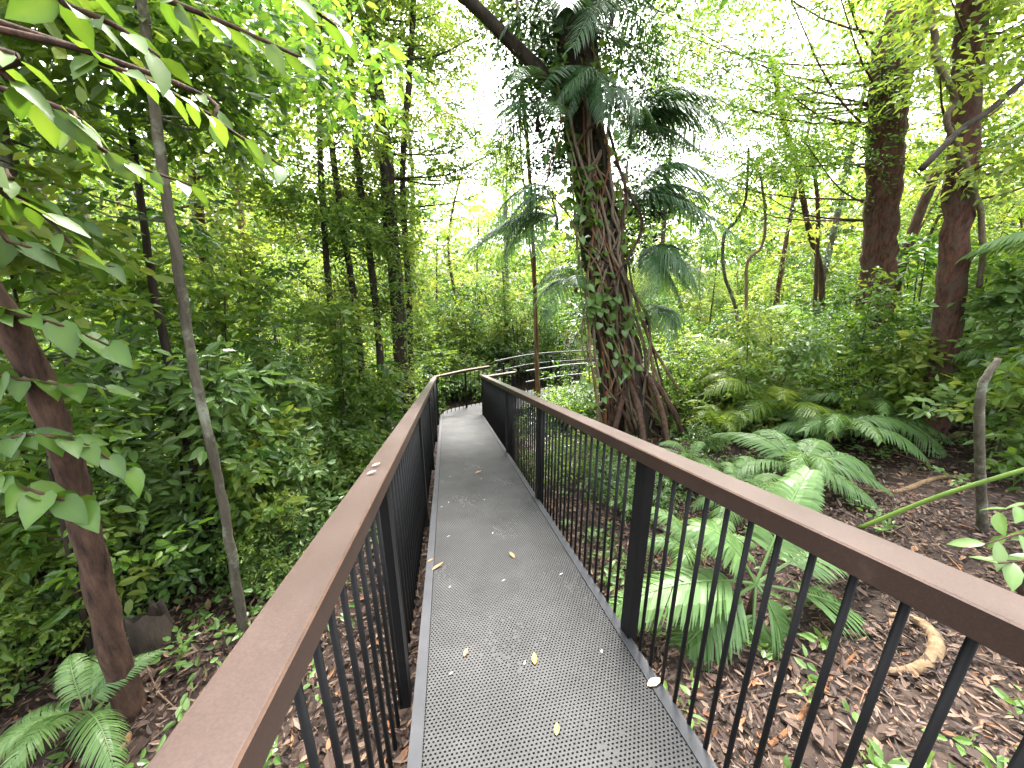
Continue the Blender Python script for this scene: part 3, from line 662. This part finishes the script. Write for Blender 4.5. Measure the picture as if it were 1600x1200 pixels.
ground_log([(1330, 762), (1400, 770), (1470, 748), (1530, 742)], [.02, .03, .02], 'tan fallen branch lying across the leaf litter clearing', BARK_TAN, 'fallen_branch', 'branch')
ground_log([(1400, 690), (1440, 700), (1500, 680), (1560, 690)], [.03, .05, .03], 'thick fallen branch by the foot of the red tree', BARK_TAN, 'fallen_branch', 'branch')
ground_log([(60, 1160), (130, 1110), (210, 1075), (300, 1020)], [.02, .028, .02], 'brown fallen branch at the foot of the leaning tree', BARK_BR, 'fallen_branch', 'branch')
sp = on_ground(245, 1010)
st = MB(); th_ = np.linspace(0, 6.28, 15)[:-1]; hh_ = .22 + .16*rng.random(14)
ringv = [np.column_stack([np.cos(th_)*r_, np.sin(th_)*r_, z_*np.ones(14) if np.ndim(z_) == 0 else z_]) for r_, z_ in ((.17, -.1), (.12, .08), (.105, hh_), (.075, hh_-.02), (.05, .05))]
kk = np.arange(14)[None]; fr = np.arange(4)[:, None]*14
st.add(np.vstack(ringv)+sp, [np.stack([fr+kk, fr+(kk+1) % 14, fr+14+(kk+1) % 14, fr+14+kk], -1).reshape(-1, 4)])
o = st.build('tree_stump', BARK_DK, None, True, off=sp); o.location = sp; tag(o, 'low black hollow stump with a jagged rim beside the leaning brown trunk', 'stump')

# ------------------------------------------------------------------ palms
def frond(mb, A, Cn, B, n=34, ll=.32, lw=.026, s0=.16, droop=.5, tint=.5, sweep=.5, vee=.25, tipfrac=.35):
    """feather leaf along a curve from A over Cn to B; returns nothing, adds to mb"""
    A, Cn, B = [np.asarray(v, float) for v in (A, Cn, B)]
    t = np.linspace(0, 1, 18)[:, None]; R = (1-t)**2*A + 2*t*(1-t)*Cn + t*t*B
    tube(mb, R, [.012, .008, .003], 5, cap=False, tint=.75)
    for sgn in (1, -1):
        s = np.linspace(s0, .995, n) + rng.normal(0, .004, n); s = np.clip(s, 0, 1)[:, None]
        P = (1-s)**2*A + 2*s*(1-s)*Cn + s*s*B
        T = nrm(2*(1-s)*(Cn-A) + 2*s*(B-Cn)); up = np.array([0, 0, 1.0]); S = nrm(np.cross(T, up)+1e-6)*sgn; U = np.cross(S, T)*sgn
        ff = sweep + s*.55
        D = nrm(S + T*ff + U*vee + rng.normal(0, .05, (n, 3)))
        sl = (np.sin(np.clip(s*1.02+.04, 0, 1)**.8*np.pi)*(1-tipfrac) + tipfrac)[:, 0]; L = (ll*sl*rng.uniform(.92, 1.06, n))[:, None]
        st = [(0, .35), (.25, 1), (.6, .85), (.85, .5), (1, .05)]; rows = []
        w = nrm(T + rng.normal(0, .1, (n, 3)))
        for q, wd in st:
            c = P + D*L*q - np.array([0, 0, 1.0])*(droop*L*q*q) ; rows += [c - w*lw*wd*.5, c + w*lw*wd*.5]
        V = np.stack(rows, 1); k = len(rows); b = (np.arange(n)*k)[:, None, None]
        F = np.array([[2*i, 2*i+1, 2*i+3, 2*i+2] for i in range(len(st)-1)])
        tt = np.clip(tint + rng.normal(0, .1, n), 0, 1)
        mb.add(V.reshape(-1, 3), [(b+F[None]).reshape(-1, 4)], np.repeat(tt, k))
# shared fronds along +X
def frond_mesh(mat, rise, reach, drop, **kw):
    mbf = MB(); frond(mbf, (0, 0, 0), (reach*.45, 0, rise), (reach, 0, rise-drop), **kw); return mbf.mesh('frond', mat)
FERN = [frond_mesh(FROND, .55, 1.0, .45, n=40, ll=.30, lw=.031, droop=.7), frond_mesh(FROND, .8, .9, .35, n=38, ll=.28, lw=.031, tint=.65, droop=.7), frond_mesh(FROND, .35, 1.1, .55, n=42, ll=.30, lw=.032, tint=.4, droop=.75)]
FERNY = [frond_mesh(LEAF_Y, .6, 1.0, .45, n=34, ll=.30, lw=.024), frond_mesh(LEAF_Y, .85, .85, .35, n=30, ll=.28, lw=.024, tint=.65)]
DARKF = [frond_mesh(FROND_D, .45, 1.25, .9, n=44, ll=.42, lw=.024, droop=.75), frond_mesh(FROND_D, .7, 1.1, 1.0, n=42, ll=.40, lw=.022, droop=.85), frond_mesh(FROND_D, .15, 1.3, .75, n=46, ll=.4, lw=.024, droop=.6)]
def palm(name, label, base, meshes, n, size, tilt=(-.25, .25), stem_r=.02, stem_h=.15, matstem=BARK_BR, group=None, phase=None, az=None):
    t = thing(name, label, 'palm', base, group=group)
    sm = MB(); tube(sm, np.array([[0, 0, -.1], [0, 0, stem_h*.5], [0.005, 0, stem_h]]), [stem_r*1.3, stem_r, stem_r*.7], 8, .05); sm.build('stem', matstem, t, True)
    ph = rng.uniform(0, 6.28) if phase is None else phase
    for i in range(n):
        a_ = ph + i*2.4 if az is None else az[0] + (az[1]-az[0])*(i+.5)/n + rng.normal(0, .12)
        o_ = link('frond', meshes[int(rng.integers(len(meshes)))], t)
        o_.location = (0, 0, stem_h*.95); o_.rotation_euler = (rng.normal(0, .15), rng.uniform(*tilt), a_); s_ = size*rng.uniform(.75, 1.1); o_.scale = (s_, s_, s_)
    return t
# foreground palm beyond the right railing: fronds laid out one by one
fb = on_ground(1165, 985); fb = np.array([fb[0], fb[1], float(g(fb[0], fb[1]))])
hub = fb + np.array([0, 0, .42])
tp = thing('foreground_palm', 'broad feather leaved palm spreading right behind the near right balusters', 'palm', fb)
sm = MB(); tube(sm, np.array([fb-np.array([0, 0, .1]), fb+np.array([0, 0, .2]), hub]), [.03, .025, .015], 8); sm.build('stem', BARK_BR, tp, True, off=fb)
for (px, py, Yt, rise, ll, tint) in [(1150, 1235, fb[1]-.44, .22, .30, .55), (1450, 1035, fb[1]-.14, .30, .30, .5), (955, 950, fb[1]+.12, .22, .30, .55), (1265, 735, fb[1]+.3, .25, .24, .6),
                                  (1080, 820, fb[1]+.3, .25, .26, .5), (1030, 1060, fb[1]-.12, .2, .26, .45), (1375, 845, fb[1]+.35, .3, .25, .5), (1250, 1130, fb[1]-.34, .3, .26, .4)]:
    B = at(px, py, Yt); mid = (hub+B)/2 + np.array([0, 0, rise])
    fm = MB(); frond(fm, hub, mid, B, n=58, ll=ll, lw=.030, s0=.2, droop=.55, tint=tint, sweep=.45, tipfrac=.5); fm.build('frond', FROND, tp, off=fb)
# second low palm
def gpalm(px, py, meshes, n, size, label, tilt=(-.25, .2), stem_h=.2, group=None, name='understorey_palm', az=None, dz=0):
    p = on_ground(px, py); p[2] = float(g(p[0], p[1])) + dz
    return palm(name, label, p, meshes, n, size, tilt, .02, stem_h, group=group, az=az)
gpalm(1085, 905, FERN, 7, .62, 'low palm tucked behind the nearest right post, left of the foreground palm')
gpalm(1150, 800, FERN, 8, .7, 'bright palm just past the right handrail in front of the vine covered tree')
gpalm(1235, 770, FERN, 9, .95, 'palm with arching fronds just above the middle of the right handrail', stem_h=.35)
gpalm(1290, 720, FERN, 9, 1.05, 'palm whose pale fronds droop over the edge of the leaf litter clearing', stem_h=.5)
gpalm(1195, 690, FERNY, 11, 1.3, 'yellow green palm in the thicket right of the big tree foot', stem_h=.5)
gpalm(1360, 640, FERN, 11, 1.5, 'palm standing below the shaggy red trunk', stem_h=1.5)
gpalm(1275, 620, FERN, 11, 1.7, 'tall palm with upright pale fronds left of the shaggy trunk', stem_h=1.3)
gpalm(1440, 655, FERN, 9, 1.3, 'palm half hiding the foot of the red trunk', stem_h=.7)
gpalm(1590, 690, FERN, 9, 1.2, 'palm at the right edge behind the dead grey stem', stem_h=.9)
p = at(1800, 480, 2.6); p[2] = float(g(p[0], p[1])); palm('edge_palm', 'large palm reaching into the picture from the right edge at eye height', p, FERN, 11, 1.5, (-.2, .3), .035, 2.1)
p = at(1850, 250, 3.2); p[2] = float(g(p[0], p[1])); palm('edge_palm', 'tall yellow green palm at the right edge above the other palms', p, FERNY, 11, 1.7, (-.1, .4), .05, 3.6)
gpalm(300, 870, FERN, 9, .85, 'small palm between the dark thin stem and the left handrail')
gpalm(150, 1150, FERN, 7, .45, 'small low fern palm at the foot of the leaning tree')
gpalm(235, 760, FERN, 10, 1.25, 'pale palm behind the leaning brown trunk', stem_h=.5)
gpalm(430, 720, FERN, 10, 1.2, 'palm behind the red trunk on the left', stem_h=.6)
gpalm(505, 690, FERNY, 9, 1.3, 'bright palm behind the leafy clump left of the ramp', stem_h=.8)
gpalm(380, 800, FERN, 8, .75, 'low palm just behind the middle of the left handrail')
gpalm(60, 800, FERN, 10, 1.2, 'palm at the left edge beneath the large heart shaped leaves', stem_h=.5)
gpalm(130, 690, FERNY, 10, 1.6, 'bright palm deep in the thicket at the left', stem_h=1.0)
gpalm(1120, 655, FERNY, 10, 1.4, 'yellow green palm behind the vine covered tree on its right', stem_h=.9)
gpalm(1225, 590, FERN, 8, 1.4, 'palm far back between the big tree and the shaggy trunk', stem_h=1.4)
gpalm(715, 560, FERNY, 8, 1.6, 'yellowing palm behind the railing at the end of the ramp', stem_h=1.2)
gpalm(1120, 700, FERNY, 9, .8, 'small yellow green palm right of the root tangle of the big tree', stem_h=.3)
gpalm(1165, 668, FERN, 10, 1.1, 'bright palm between the root tangle and the clearing', stem_h=.5)
gpalm(1225, 690, FERN, 9, .95, 'pale palm at the back left corner of the leaf litter clearing', stem_h=.4)
gpalm(1345, 690, FERN, 9, 1.0, 'pale palm at the back of the clearing left of the red trunk', stem_h=.5)
gpalm(1075, 745, FERN, 8, .6, 'low palm close behind the right handrail near the second post', stem_h=.2)
# climbing palms on the big tree
def cpalm(px, py, n, size, label, dy=-.3, az=None, tilt=(-.5, .3)):
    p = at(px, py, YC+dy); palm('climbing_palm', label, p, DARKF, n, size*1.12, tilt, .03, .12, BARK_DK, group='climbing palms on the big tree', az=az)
cpalm(880, 60, 11, 1.05, 'climbing palm with dark fronds high on the big tree, above the slanting branch')
cpalm(955, 30, 10, 1.0, 'climbing palm at the very top right of the big tree trunk')
cpalm(925, 165, 10, .72, 'climbing palm whose grey green fronds hang over the middle of the trunk', -.55, (-3.0, .1), (-.1, .5))
cpalm(840, 195, 9, 1.0, 'climbing palm fanning out to the left of the big tree below its branch', -.2)
cpalm(985, 215, 11, 1.2, 'climbing palm throwing long arching fronds to the right of the big tree', -.1, (-1.2, 1.3), (-.35, .1))
cpalm(870, 350, 8, 1.1, 'climbing palm drooping over the far railing on the left of the big tree', -.1, (2.2, 4.2), (-.2, .4))
cpalm(985, 330, 9, 1.15, 'climbing palm reaching right from the middle of the big tree', -.2, (-1.4, .9), (-.3, .2))
cpalm(1000, 410, 10, .95, 'climbing palm with fronds spilling down the right side of the big tree', -.4, (-1.9, .8), (-.1, .5))
cpalm(1010, 500, 7, .7, 'lowest climbing palm near the foot of the big tree', -.4, (-1.9, .8), (-.1, .5))
cpalm(900, 450, 6, .7, 'small climbing palm low on the left face of the big tree', -.3, (2.0, 4.6))
# broad leaved climber on the trunk
def climber(label, pxs, leafmat, L, n, Y, kind='heart', sx=35, sy=25):
    base = at(pxs[0][0], pxs[0][1], Y); t = thing('leafy_climber', label, 'climber', base)
    w_ = MB(); P = curve(px_path(pxs, Y), 24); tube(w_, P, .012, 6); w_.build('stem', STEM_G, t, True, off=base)
    lf = MB(); idx = rng.integers(0, len(P), n); S = P[idx] + rng.normal(0, .16, (n, 3))*np.array([1, .6, .8]); S[:, 1] -= .1
    D = rng.normal(0, .5, (n, 3)) + np.array([0, -.5, -.45]); Nn = np.array([0, -.75, .8]) + rng.normal(0, .3, (n, 3))
    leaves(lf, S, D, Nn, L*rng.uniform(.7, 1.15, n), L*.75, np.clip(rng.normal(.5, .2, n), 0, 1), kind); lf.build('foliage', leafmat, t, True, off=base)
climber('pale heart leaved climber low on the front of the big tree', [(975, 570), (950, 510), (930, 470), (960, 480), (990, 510)], LEAF_B, .17, 75, YC-.5)
climber('leafy climber on the left face of the big tree', [(925, 640), (915, 520), (905, 430), (900, 340), (890, 270)], LEAF_B, .14, 130, YC-.35)
climber('bright leafy climber along the upper right side of the big tree trunk', [(985, 420), (965, 330), (950, 240), (935, 140), (925, 60)], LEAF, .15, 120, YC-.25)
climber('leafy climber draped over the left side of the big tree trunk above the branch', [(905, 330), (885, 230), (872, 150), (868, 60)], LEAF, .15, 110, YC-.25)
climber('dark leafy climber up the middle of the big tree', [(945, 470), (930, 360), (925, 300)], LEAF, .13, 60, YC-.4)

# ------------------------------------------------------------------ near broad leaves at the upper and middle left
def bough(label, twigs, leafmat, L, W, nl, trunk=None, name='leafy_tree', kind='long', tint=.5, cat='tree', r=.012):
    base = np.array(trunk[0]); base[2] = float(g(base[0], base[1])); t = thing(name, label, cat, base)
    w_ = MB(); lf = MB(); TP = curve(trunk, 24); TP[0, 2] = base[2]-.05; tube(w_, TP, [.04, .03, .015], 9, .05)
    for (pts, n_) in twigs:
        e0 = np.array([at(*q) for q in pts]); s = TP[np.argmin(np.linalg.norm(TP-e0[0], axis=1))]
        P = curve(np.vstack([s, e0]), 20); tube(w_, P, [r, r*.4], 6)
        tt = np.linspace(.3, 1, n_); S = np.stack([np.interp(tt, np.linspace(0, 1, 20), P[:, j]) for j in range(3)], -1); T = nrm(np.gradient(P, axis=0))[np.clip((tt*19).astype(int), 0, 19)]
        sg = np.where(np.arange(n_) % 2 == 0, 1.0, -1.0)[:, None]; side = nrm(np.cross(T, [0, 0, 1.0])+1e-6)
        D = T*.6 + side*sg*.8 + rng.normal(0, .25, (n_, 3)); D[:, 2] -= .45; Nn = np.array([0, -.25, 1.0]) + rng.normal(0, .35, (n_, 3))
        sc = rng.uniform(.65, 1.1, n_); leaves(lf, S, D, Nn, L*sc, W*sc, np.clip(tint+rng.normal(0, .18, n_), 0, 1), kind)
    w_.build('trunk', BARK_BR, t, True, off=base); lf.build('crown', leafmat, t, True, off=base)
bough('broad leaved tree whose big bright leaves hang across the upper left corner', [
    ([(60, 60, 1.6), (150, 95, 1.6), (240, 130, 1.65), (330, 180, 1.7)], 14), ([(150, -40, 1.5), (260, 0, 1.5), (360, 40, 1.55), (470, 90, 1.6)], 13),
    ([(40, 150, 1.7), (110, 200, 1.7), (190, 250, 1.8), (300, 290, 1.8)], 16), ([(20, -60, 1.3), (90, 0, 1.3), (180, 40, 1.3), (250, 90, 1.35)], 12),
    ([(-60, 60, 1.4), (0, 110, 1.4), (60, 160, 1.45), (120, 190, 1.5)], 12), ([(200, -120, 1.6), (330, -70, 1.6), (450, -10, 1.7), (540, 50, 1.8)], 16),
    ([(-60, 250, 1.6), (0, 300, 1.6), (60, 330, 1.7), (110, 380, 1.7)], 10), ([(250, 120, 2.0), (340, 190, 2.0), (400, 230, 2.1), (440, 260, 2.1)], 9)],
    LEAF_N, .12, .058, 10, [np.array([-2.7, 1.5, -1.0]), np.array([-2.8, 1.5, .8]), np.array([-2.6, 1.5, 2.4]), np.array([-2.4, 1.5, 3.6])])
bough('young tree with broad heart shaped leaves at the left edge beside the leaning trunk', [
    ([(-40, 690, 1.75), (40, 680, 1.75), (120, 690, 1.75), (200, 735, 1.8)], 15), ([(-60, 740, 1.6), (0, 750, 1.6), (60, 770, 1.6), (130, 790, 1.65)], 13),
    ([(-60, 580, 1.8), (10, 590, 1.8), (90, 600, 1.85), (170, 610, 1.9)], 12), ([(-60, 480, 1.8), (20, 490, 1.8), (100, 510, 1.85), (170, 540, 1.9)], 11), ([(-60, 360, 2.0), (20, 380, 2.0), (100, 400, 2.1), (190, 420, 2.2)], 12), ([(-60, 280, 2.1), (10, 300, 2.1), (70, 320, 2.2), (130, 350, 2.3)], 11)],
    LEAF_N, .135, .085, 8, [np.array([-2.75, 1.75, -1.0]), np.array([-2.8, 1.75, .0]), np.array([-2.7, 1.75, 1.3])], 'young_tree', 'heart', .35)
bough('leafy shrub with large glossy leaves at the right edge below the handrail level', [
    ([(1640, 830, 1.45), (1590, 835, 1.5), (1540, 850, 1.5)], 7), ([(1660, 880, 1.4), (1620, 875, 1.4), (1560, 880, 1.42)], 7), ([(1650, 780, 1.6), (1600, 790, 1.6), (1560, 800, 1.65)], 6)],
    LEAF_B, .2, .085, 8, [np.array([4.1, 1.5, -.9]), np.array([4.1, 1.5, -.4]), np.array([4.0, 1.5, .1])], 'glossy_shrub', 'long', .5, 'shrub')

# ------------------------------------------------------------------ repeated understorey and forest trees
def variant_tree(H, r, nC, spread, per, L, W, leafmat, barkmat, lowleaf=.35, k=7, CR=.7, tb=.45):
    t = bpy.data.objects.new('forest_tree', None); COL.objects.link(t)
    P = np.array([[0, 0, -.2], [rng.normal(0, .1), rng.normal(0, .1), H*.3], [rng.normal(0, .25), rng.normal(0, .25), H*.65], [rng.normal(0, .35), rng.normal(0, .35), H]])
    P = curve(P, 26); w_ = MB(); tube(w_, P, [r, r*.8, r*.4], 9, .05)
    hh = H*(lowleaf + (1.05-lowleaf)*rng.random(nC)); a_ = rng.uniform(0, 6.28, nC); rad = spread*np.sqrt(rng.random(nC))*np.clip(1.25-((hh/H)-.62)**2*3, .3, 1)
    C = np.stack([np.interp(hh, P[:, 2], P[:, 0])+np.cos(a_)*rad, np.interp(hh, P[:, 2], P[:, 1])+np.sin(a_)*rad, hh], -1)
    limb_tubes(w_, P, C, r*.3); cr = MB(); clumps(cr, C, CR, int(per*.8), .42, k, L, W, tbase=tb)
    link('trunk', w_.mesh('trunk', barkmat, True), t); link('crown', cr.mesh('crown', leafmat), t); return t
FT = [variant_tree(13, .13, 34, 2.6, 30, .15, .065, LEAF, BARK_GREY, .4), variant_tree(11, .10, 30, 2.2, 30, .14, .06, LEAF_Y, BARK_BR, .35, tb=.55),
      variant_tree(15, .16, 38, 3.0, 30, .16, .06, LEAF, BARK_DK, .45), variant_tree(8, .07, 26, 1.7, 28, .13, .06, LEAF_Y, BARK_TAN, .25), variant_tree(12, .11, 30, 2.4, 30, .14, .055, LEAF_D, BARK_RED, .38)]
def variant_shrub(Hs, nC, spread, per, L, W, leafmat, kind='diamond', k=6, tb=.45, CR=.32):
    t = bpy.data.objects.new('shrub', None); COL.objects.link(t)
    a_ = rng.uniform(0, 6.28, nC); rad = spread*np.sqrt(rng.random(nC)); C = np.stack([np.cos(a_)*rad, np.sin(a_)*rad, Hs*rng.uniform(.12, 1, nC)*(1-.35*(rad/spread)**2)], -1)
    w_ = MB()
    for c in C:
        b_ = np.array([c[0]*.15, c[1]*.15, -.1]); tube(w_, curve([b_, (b_+c)/2+np.array([0, 0, .08]), c], 6), [.012, .005], 5, cap=False)
    cr = MB(); clumps(cr, C, CR, per, .24, k, L, W, kind, tbase=tb, flat=.8)
    link('stem', w_.mesh('stem', BARK_DK, True), t); link('foliage', cr.mesh('foliage', leafmat), t); return t
SH = [variant_shrub(1.3, 16, .7, 24, .085, .042, LEAF, 'oval'), variant_shrub(1.0, 14, .65, 22, .10, .05, LEAF_B, 'oval'), variant_shrub(1.8, 20, .8, 24, .085, .04, LEAF_Y, 'oval', tb=.5),
      variant_shrub(2.6, 26, .8, 24, .095, .045, LEAF, 'diamond', tb=.4), variant_shrub(.7, 12, .6, 20, .11, .055, LEAF_B, 'oval')]
def variant_sapling(H, nC, leafmat, L, W, tb):
    t = bpy.data.objects.new('sapling', None); COL.objects.link(t)
    P = curve([[0, 0, -.1], [rng.normal(0, .06), rng.normal(0, .06), H*.4], [rng.normal(0, .15), rng.normal(0, .15), H]], 16); w_ = MB(); tube(w_, P, [.018, .012, .005], 7)
    hh = H*rng.uniform(.18, 1.02, nC); a_ = rng.uniform(0, 6.28, nC); rad = rng.uniform(.1, .5, nC)*np.clip(1.3-hh/H, .35, 1)
    C = np.stack([np.interp(hh, P[:, 2], P[:, 0])+np.cos(a_)*rad, np.interp(hh, P[:, 2], P[:, 1])+np.sin(a_)*rad, hh], -1)
    limb_tubes(w_, P, np.repeat(C, 2, 0), .006); cr = MB(); clumps(cr, C, .22, 9, .26, 6, L, W, 'oval', tbase=tb)
    link('trunk', w_.mesh('trunk', BARK_DK, True), t); link('crown', cr.mesh('crown', leafmat), t); return t
SP = [variant_sapling(2.6, 22, LEAF_Y, .12, .055, .5), variant_sapling(2.1, 18, LEAF_B, .14, .065, .55), variant_sapling(3.2, 26, LEAF, .11, .05, .55), variant_sapling(1.7, 15, LEAF_Y, .15, .075, .45)]
used = set()
def put(proto, x, y, s, rz, label, cat, group, name=None, sz=1.0):
    o_ = proto if id(proto) not in used else copy_tree(proto)
    used.add(id(proto))
    o_.location = (float(x), float(y), float(g(x, y))); o_.rotation_euler = (0, 0, rz); o_.scale = (s, s, s*sz)
    tag(o_, label, cat, group); return o_
CLEAR = [(ct.location[0]-.1, ct.location[1]-1.0, 1.35), (-2.0, 1.9, .95), (-1.2, 1.6, .7), (-1.9, 2.6, .5), (5.2, 2.9, 1.7), (6.6, 3.0, 1.5), (4.3, 3.4, 1.0), (6.4, 4.3, .9)]
def ok(x, y, m=.55):
    if any((x-a_)**2+(y-b_)**2 < c_*c_ for a_, b_, c_ in CLEAR): return False
    if -0.35-m < x < .9+m and y < 9.6: return False
    if 8.1 < y < 11.7 and -.6 < x < 12 : return False
    return True
# forest trees: (pixel column, metres away, variant, scale)
def polar(px, dist):
    d = AF + AR*(px-800)/FPX; d = d[:2]/np.linalg.norm(d[:2]); return d*dist
ft = []
for px in np.linspace(-700, 2400, 36):
    ft.append((px+rng.normal(0, 25), rng.uniform(10.5, 15)))
for px in np.linspace(-500, 2200, 28):
    ft.append((px+rng.normal(0, 25), rng.uniform(17, 27)))
side = lambda px: 'left of the ramp' if px < 660 else 'beyond the end of the ramp' if px < 900 else 'right of the big tree'
for px, d in ft:
    x, y = polar(px, d)
    if not ok(x, y): continue
    gap = 1.0
    if 675 < px < 800: gap = .72
    elif 1020 < px < 1190: gap = .62
    elif d < 16 and rng.random() < .5: continue
    v = int(rng.integers(5)); far = d > 16
    put(FT[v], x, y, gap*rng.uniform(.8, 1.15), rng.uniform(0, 6.28), ('slender forest tree standing in the thicket ' if not far else 'far forest tree in the leafy background ') + side(px), 'tree', ('forest trees ' if not far else 'far forest trees ')+side(px))
for px in np.linspace(-350, 1950, 64):          # young trees, leafy to the ground
    d = rng.uniform(9.5, 20); x, y = polar(px+rng.normal(0, 20), d)
    if not ok(x, y): continue
    put(FT[3 if rng.random() < .7 else 1], x, y, rng.uniform(.38, .62), rng.uniform(0, 6.28), 'young leafy tree in the thicket ' + side(px), 'tree', 'young trees ' + side(px))
# shrubs
n_s = 0
for ring, (d0, d1, step) in enumerate([(2.6, 4.2, 105), (4.2, 6.2, 80), (6.2, 8.6, 62), (8.6, 12, 58), (12, 18, 52), (18, 26, 50)]):
    for px in np.arange(-250 if ring < 3 else -150, 1850 if ring < 3 else 1750, step):
        d = rng.uniform(d0, d1); x, y = polar(px+rng.normal(0, 25), d)
        if not ok(x, y, .75 if ring < 2 else .6) or y < .4: continue
        if x > 1.5 and ring < 3 and (1160 < px < 1580 and d < 7.6 or 1560 <= px and d < 6.6): continue
        if x > 0 and ring < 1: continue
        if 915 < px < 1165 and d < 7.4: continue
        if px > 1500 and d < 3.6: continue
        if x < 0 and ring < 3 and rng.random() < .38: continue
        v = ([1, 2, 4, 2, 1, 2][int(rng.integers(6))] if x < 0 else [1, 0, 4, 2, 3][int(rng.integers(5))]) if ring < 3 else [0, 2, 3, 3, 2][int(rng.integers(5))]
        s = rng.uniform(.7, 1.1)*(1 if ring < 3 else 1.35 if ring < 4 else 1.9)
        if ring == 0: s *= .6
        where = 'left of the ramp' if x < 0 and px < 690 else 'beyond the end of the ramp' if px < 900 else 'right of the ramp'
        dist = ['close', 'close', 'in the middle distance', 'in the middle distance', 'far off', 'far off'][ring]
        put(SH[v], x, y, s, rng.uniform(0, 6.28), f'leafy green shrub in the undergrowth {where}, {dist}', 'shrub', f'undergrowth shrubs {where}, {dist}'); n_s += 1
for px, d, v, s_ in [(690, 12.3, 0, 1.3), (715, 13.2, 2, 1.3), (740, 12.0, 4, 1.5), (665, 11.6, 1, 1.3), (705, 15, 3, 1.1), (765, 13.6, 2, 1.2), (640, 10.9, 0, 1.2), (735, 17, 3, 1.2), (800, 14.5, 2, 1.3), (850, 14, 3, 1.0)]:
    x, y = polar(px, d); put(SH[v], x, y, s_, rng.uniform(0, 6.28), 'leafy green shrub just beyond the railing at the bend', 'shrub', 'shrubs beyond the railing at the bend')
for px, d, v, s_ in [(905, 8.3, 0, .8), (868, 8.1, 4, .9), (940, 8.4, 2, .8), (1065, 8.6, 0, 1.3), (1095, 8.2, 2, 1.0), (1125, 8.9, 0, 1.4), (1155, 8.3, 2, 1.0), (1190, 8.8, 0, 1.3), (1225, 8.9, 2, 1.2), (1085, 13.2, 3, 1.2), (1150, 13.8, 3, 1.3), (925, 13.4, 2, 1.2), (985, 13.6, 3, 1.1), (1040, 13.5, 2, 1.4)]:
    x, y = polar(px, d); put(SH[v], x, y, s_, rng.uniform(0, 6.28), 'leafy green shrub hiding the far walkway behind the big tree', 'shrub', 'shrubs hiding the far walkway')
for px, py, v, s_ in [(445, 765, 1, .75), (505, 722, 0, .7), (405, 850, 4, .8), (470, 800, 1, .6), (345, 880, 4, .75), (540, 690, 2, .6), (420, 905, 4, .5), (330, 800, 1, .8), (385, 770, 0, .7), (560, 665, 0, .7), (250, 900, 4, .6), (60, 930, 1, .7), (120, 1000, 4, .6), (20, 1050, 1, .6)]:
    p = on_ground(px, py); x = min(p[0], -.75); put(SH[v], x, p[1], s_, rng.uniform(0, 6.28), 'low pale green bush filling the ground close beside the left railing', 'shrub', 'low bushes close beside the left railing')
for px, d, v, s_ in [(30, 3.9, 0, .9), (95, 4.4, 1, 1.0), (215, 4.6, 2, 1.0), (270, 4.2, 1, 1.0), (330, 5.0, 0, 1.1), (385, 4.3, 3, .9), (425, 5.4, 2, 1.0), (470, 5.0, 1, .95), (520, 5.6, 0, 1.0), (575, 6.2, 3, 1.1), (-40, 3.6, 2, 1.0), (180, 5.6, 0, 1.1), (450, 4.0, 1, .6), (550, 5.0, 3, .6), (350, 3.9, 3, .8), (160, 4.0, 1, .7)]:
    x, y = polar(px, d); put(SP[v], min(x, -.9), y, s_, rng.uniform(0, 6.28), 'slim leafy sapling rising in the undergrowth left of the ramp', 'sapling', 'saplings left of the ramp')
for px, d, v, s_ in [(1175, 7.6, 0, .9), (1215, 8.0, 1, .9), (1330, 8.2, 2, .9), (1400, 8.4, 3, 1.1), (1540, 8.4, 0, 1.1), (1590, 7.8, 1, 1.1), (1470, 8.8, 2, 1.0), (1620, 7.2, 3, 1.0)]:
    x, y = polar(px, d); put(SP[v], x, y, s_, rng.uniform(0, 6.28), 'slim leafy sapling standing beyond the leaf litter clearing', 'sapling', 'saplings beyond the leaf litter clearing')
for px, py, v, s_ in [(1100, 700, 4, .5), (1150, 745, 4, .35), (1215, 735, 4, .35), (1400, 660, 1, .9), (1050, 760, 4, .5), (1000, 800, 4, .5), (1480, 640, 0, 1.0), (1560, 650, 1, 1.0), (960, 770, 4, .6)]:
    p = on_ground(px, py); put(SH[v], p[0], p[1], s_, rng.uniform(0, 6.28), 'small green bush among the palms beyond the right railing', 'shrub', 'small bushes among the palms on the right')
# far wood, one mass
def far_wood():
    mbw = MB(); n = 2100
    px = rng.uniform(-900, 2600, n); d = rng.uniform(24, 38, n); P = np.array([polar(a_, b_) for a_, b_ in zip(px, d)])
    z = g(P[:, 0], P[:, 1]) + rng.uniform(0, 1, n)**1.5*8.5
    clumps(mbw, np.column_stack([P, z]), 1.5, 18, 1.0, 6, .40, .24, tbase=.6, tvar=.28, nup=.1)
    o_ = mbw.build('far_wood', LEAF_Y); o_['kind'] = 'stuff'
far_wood()
print('shrubs', n_s, 'objects', len(bpy.data.objects))
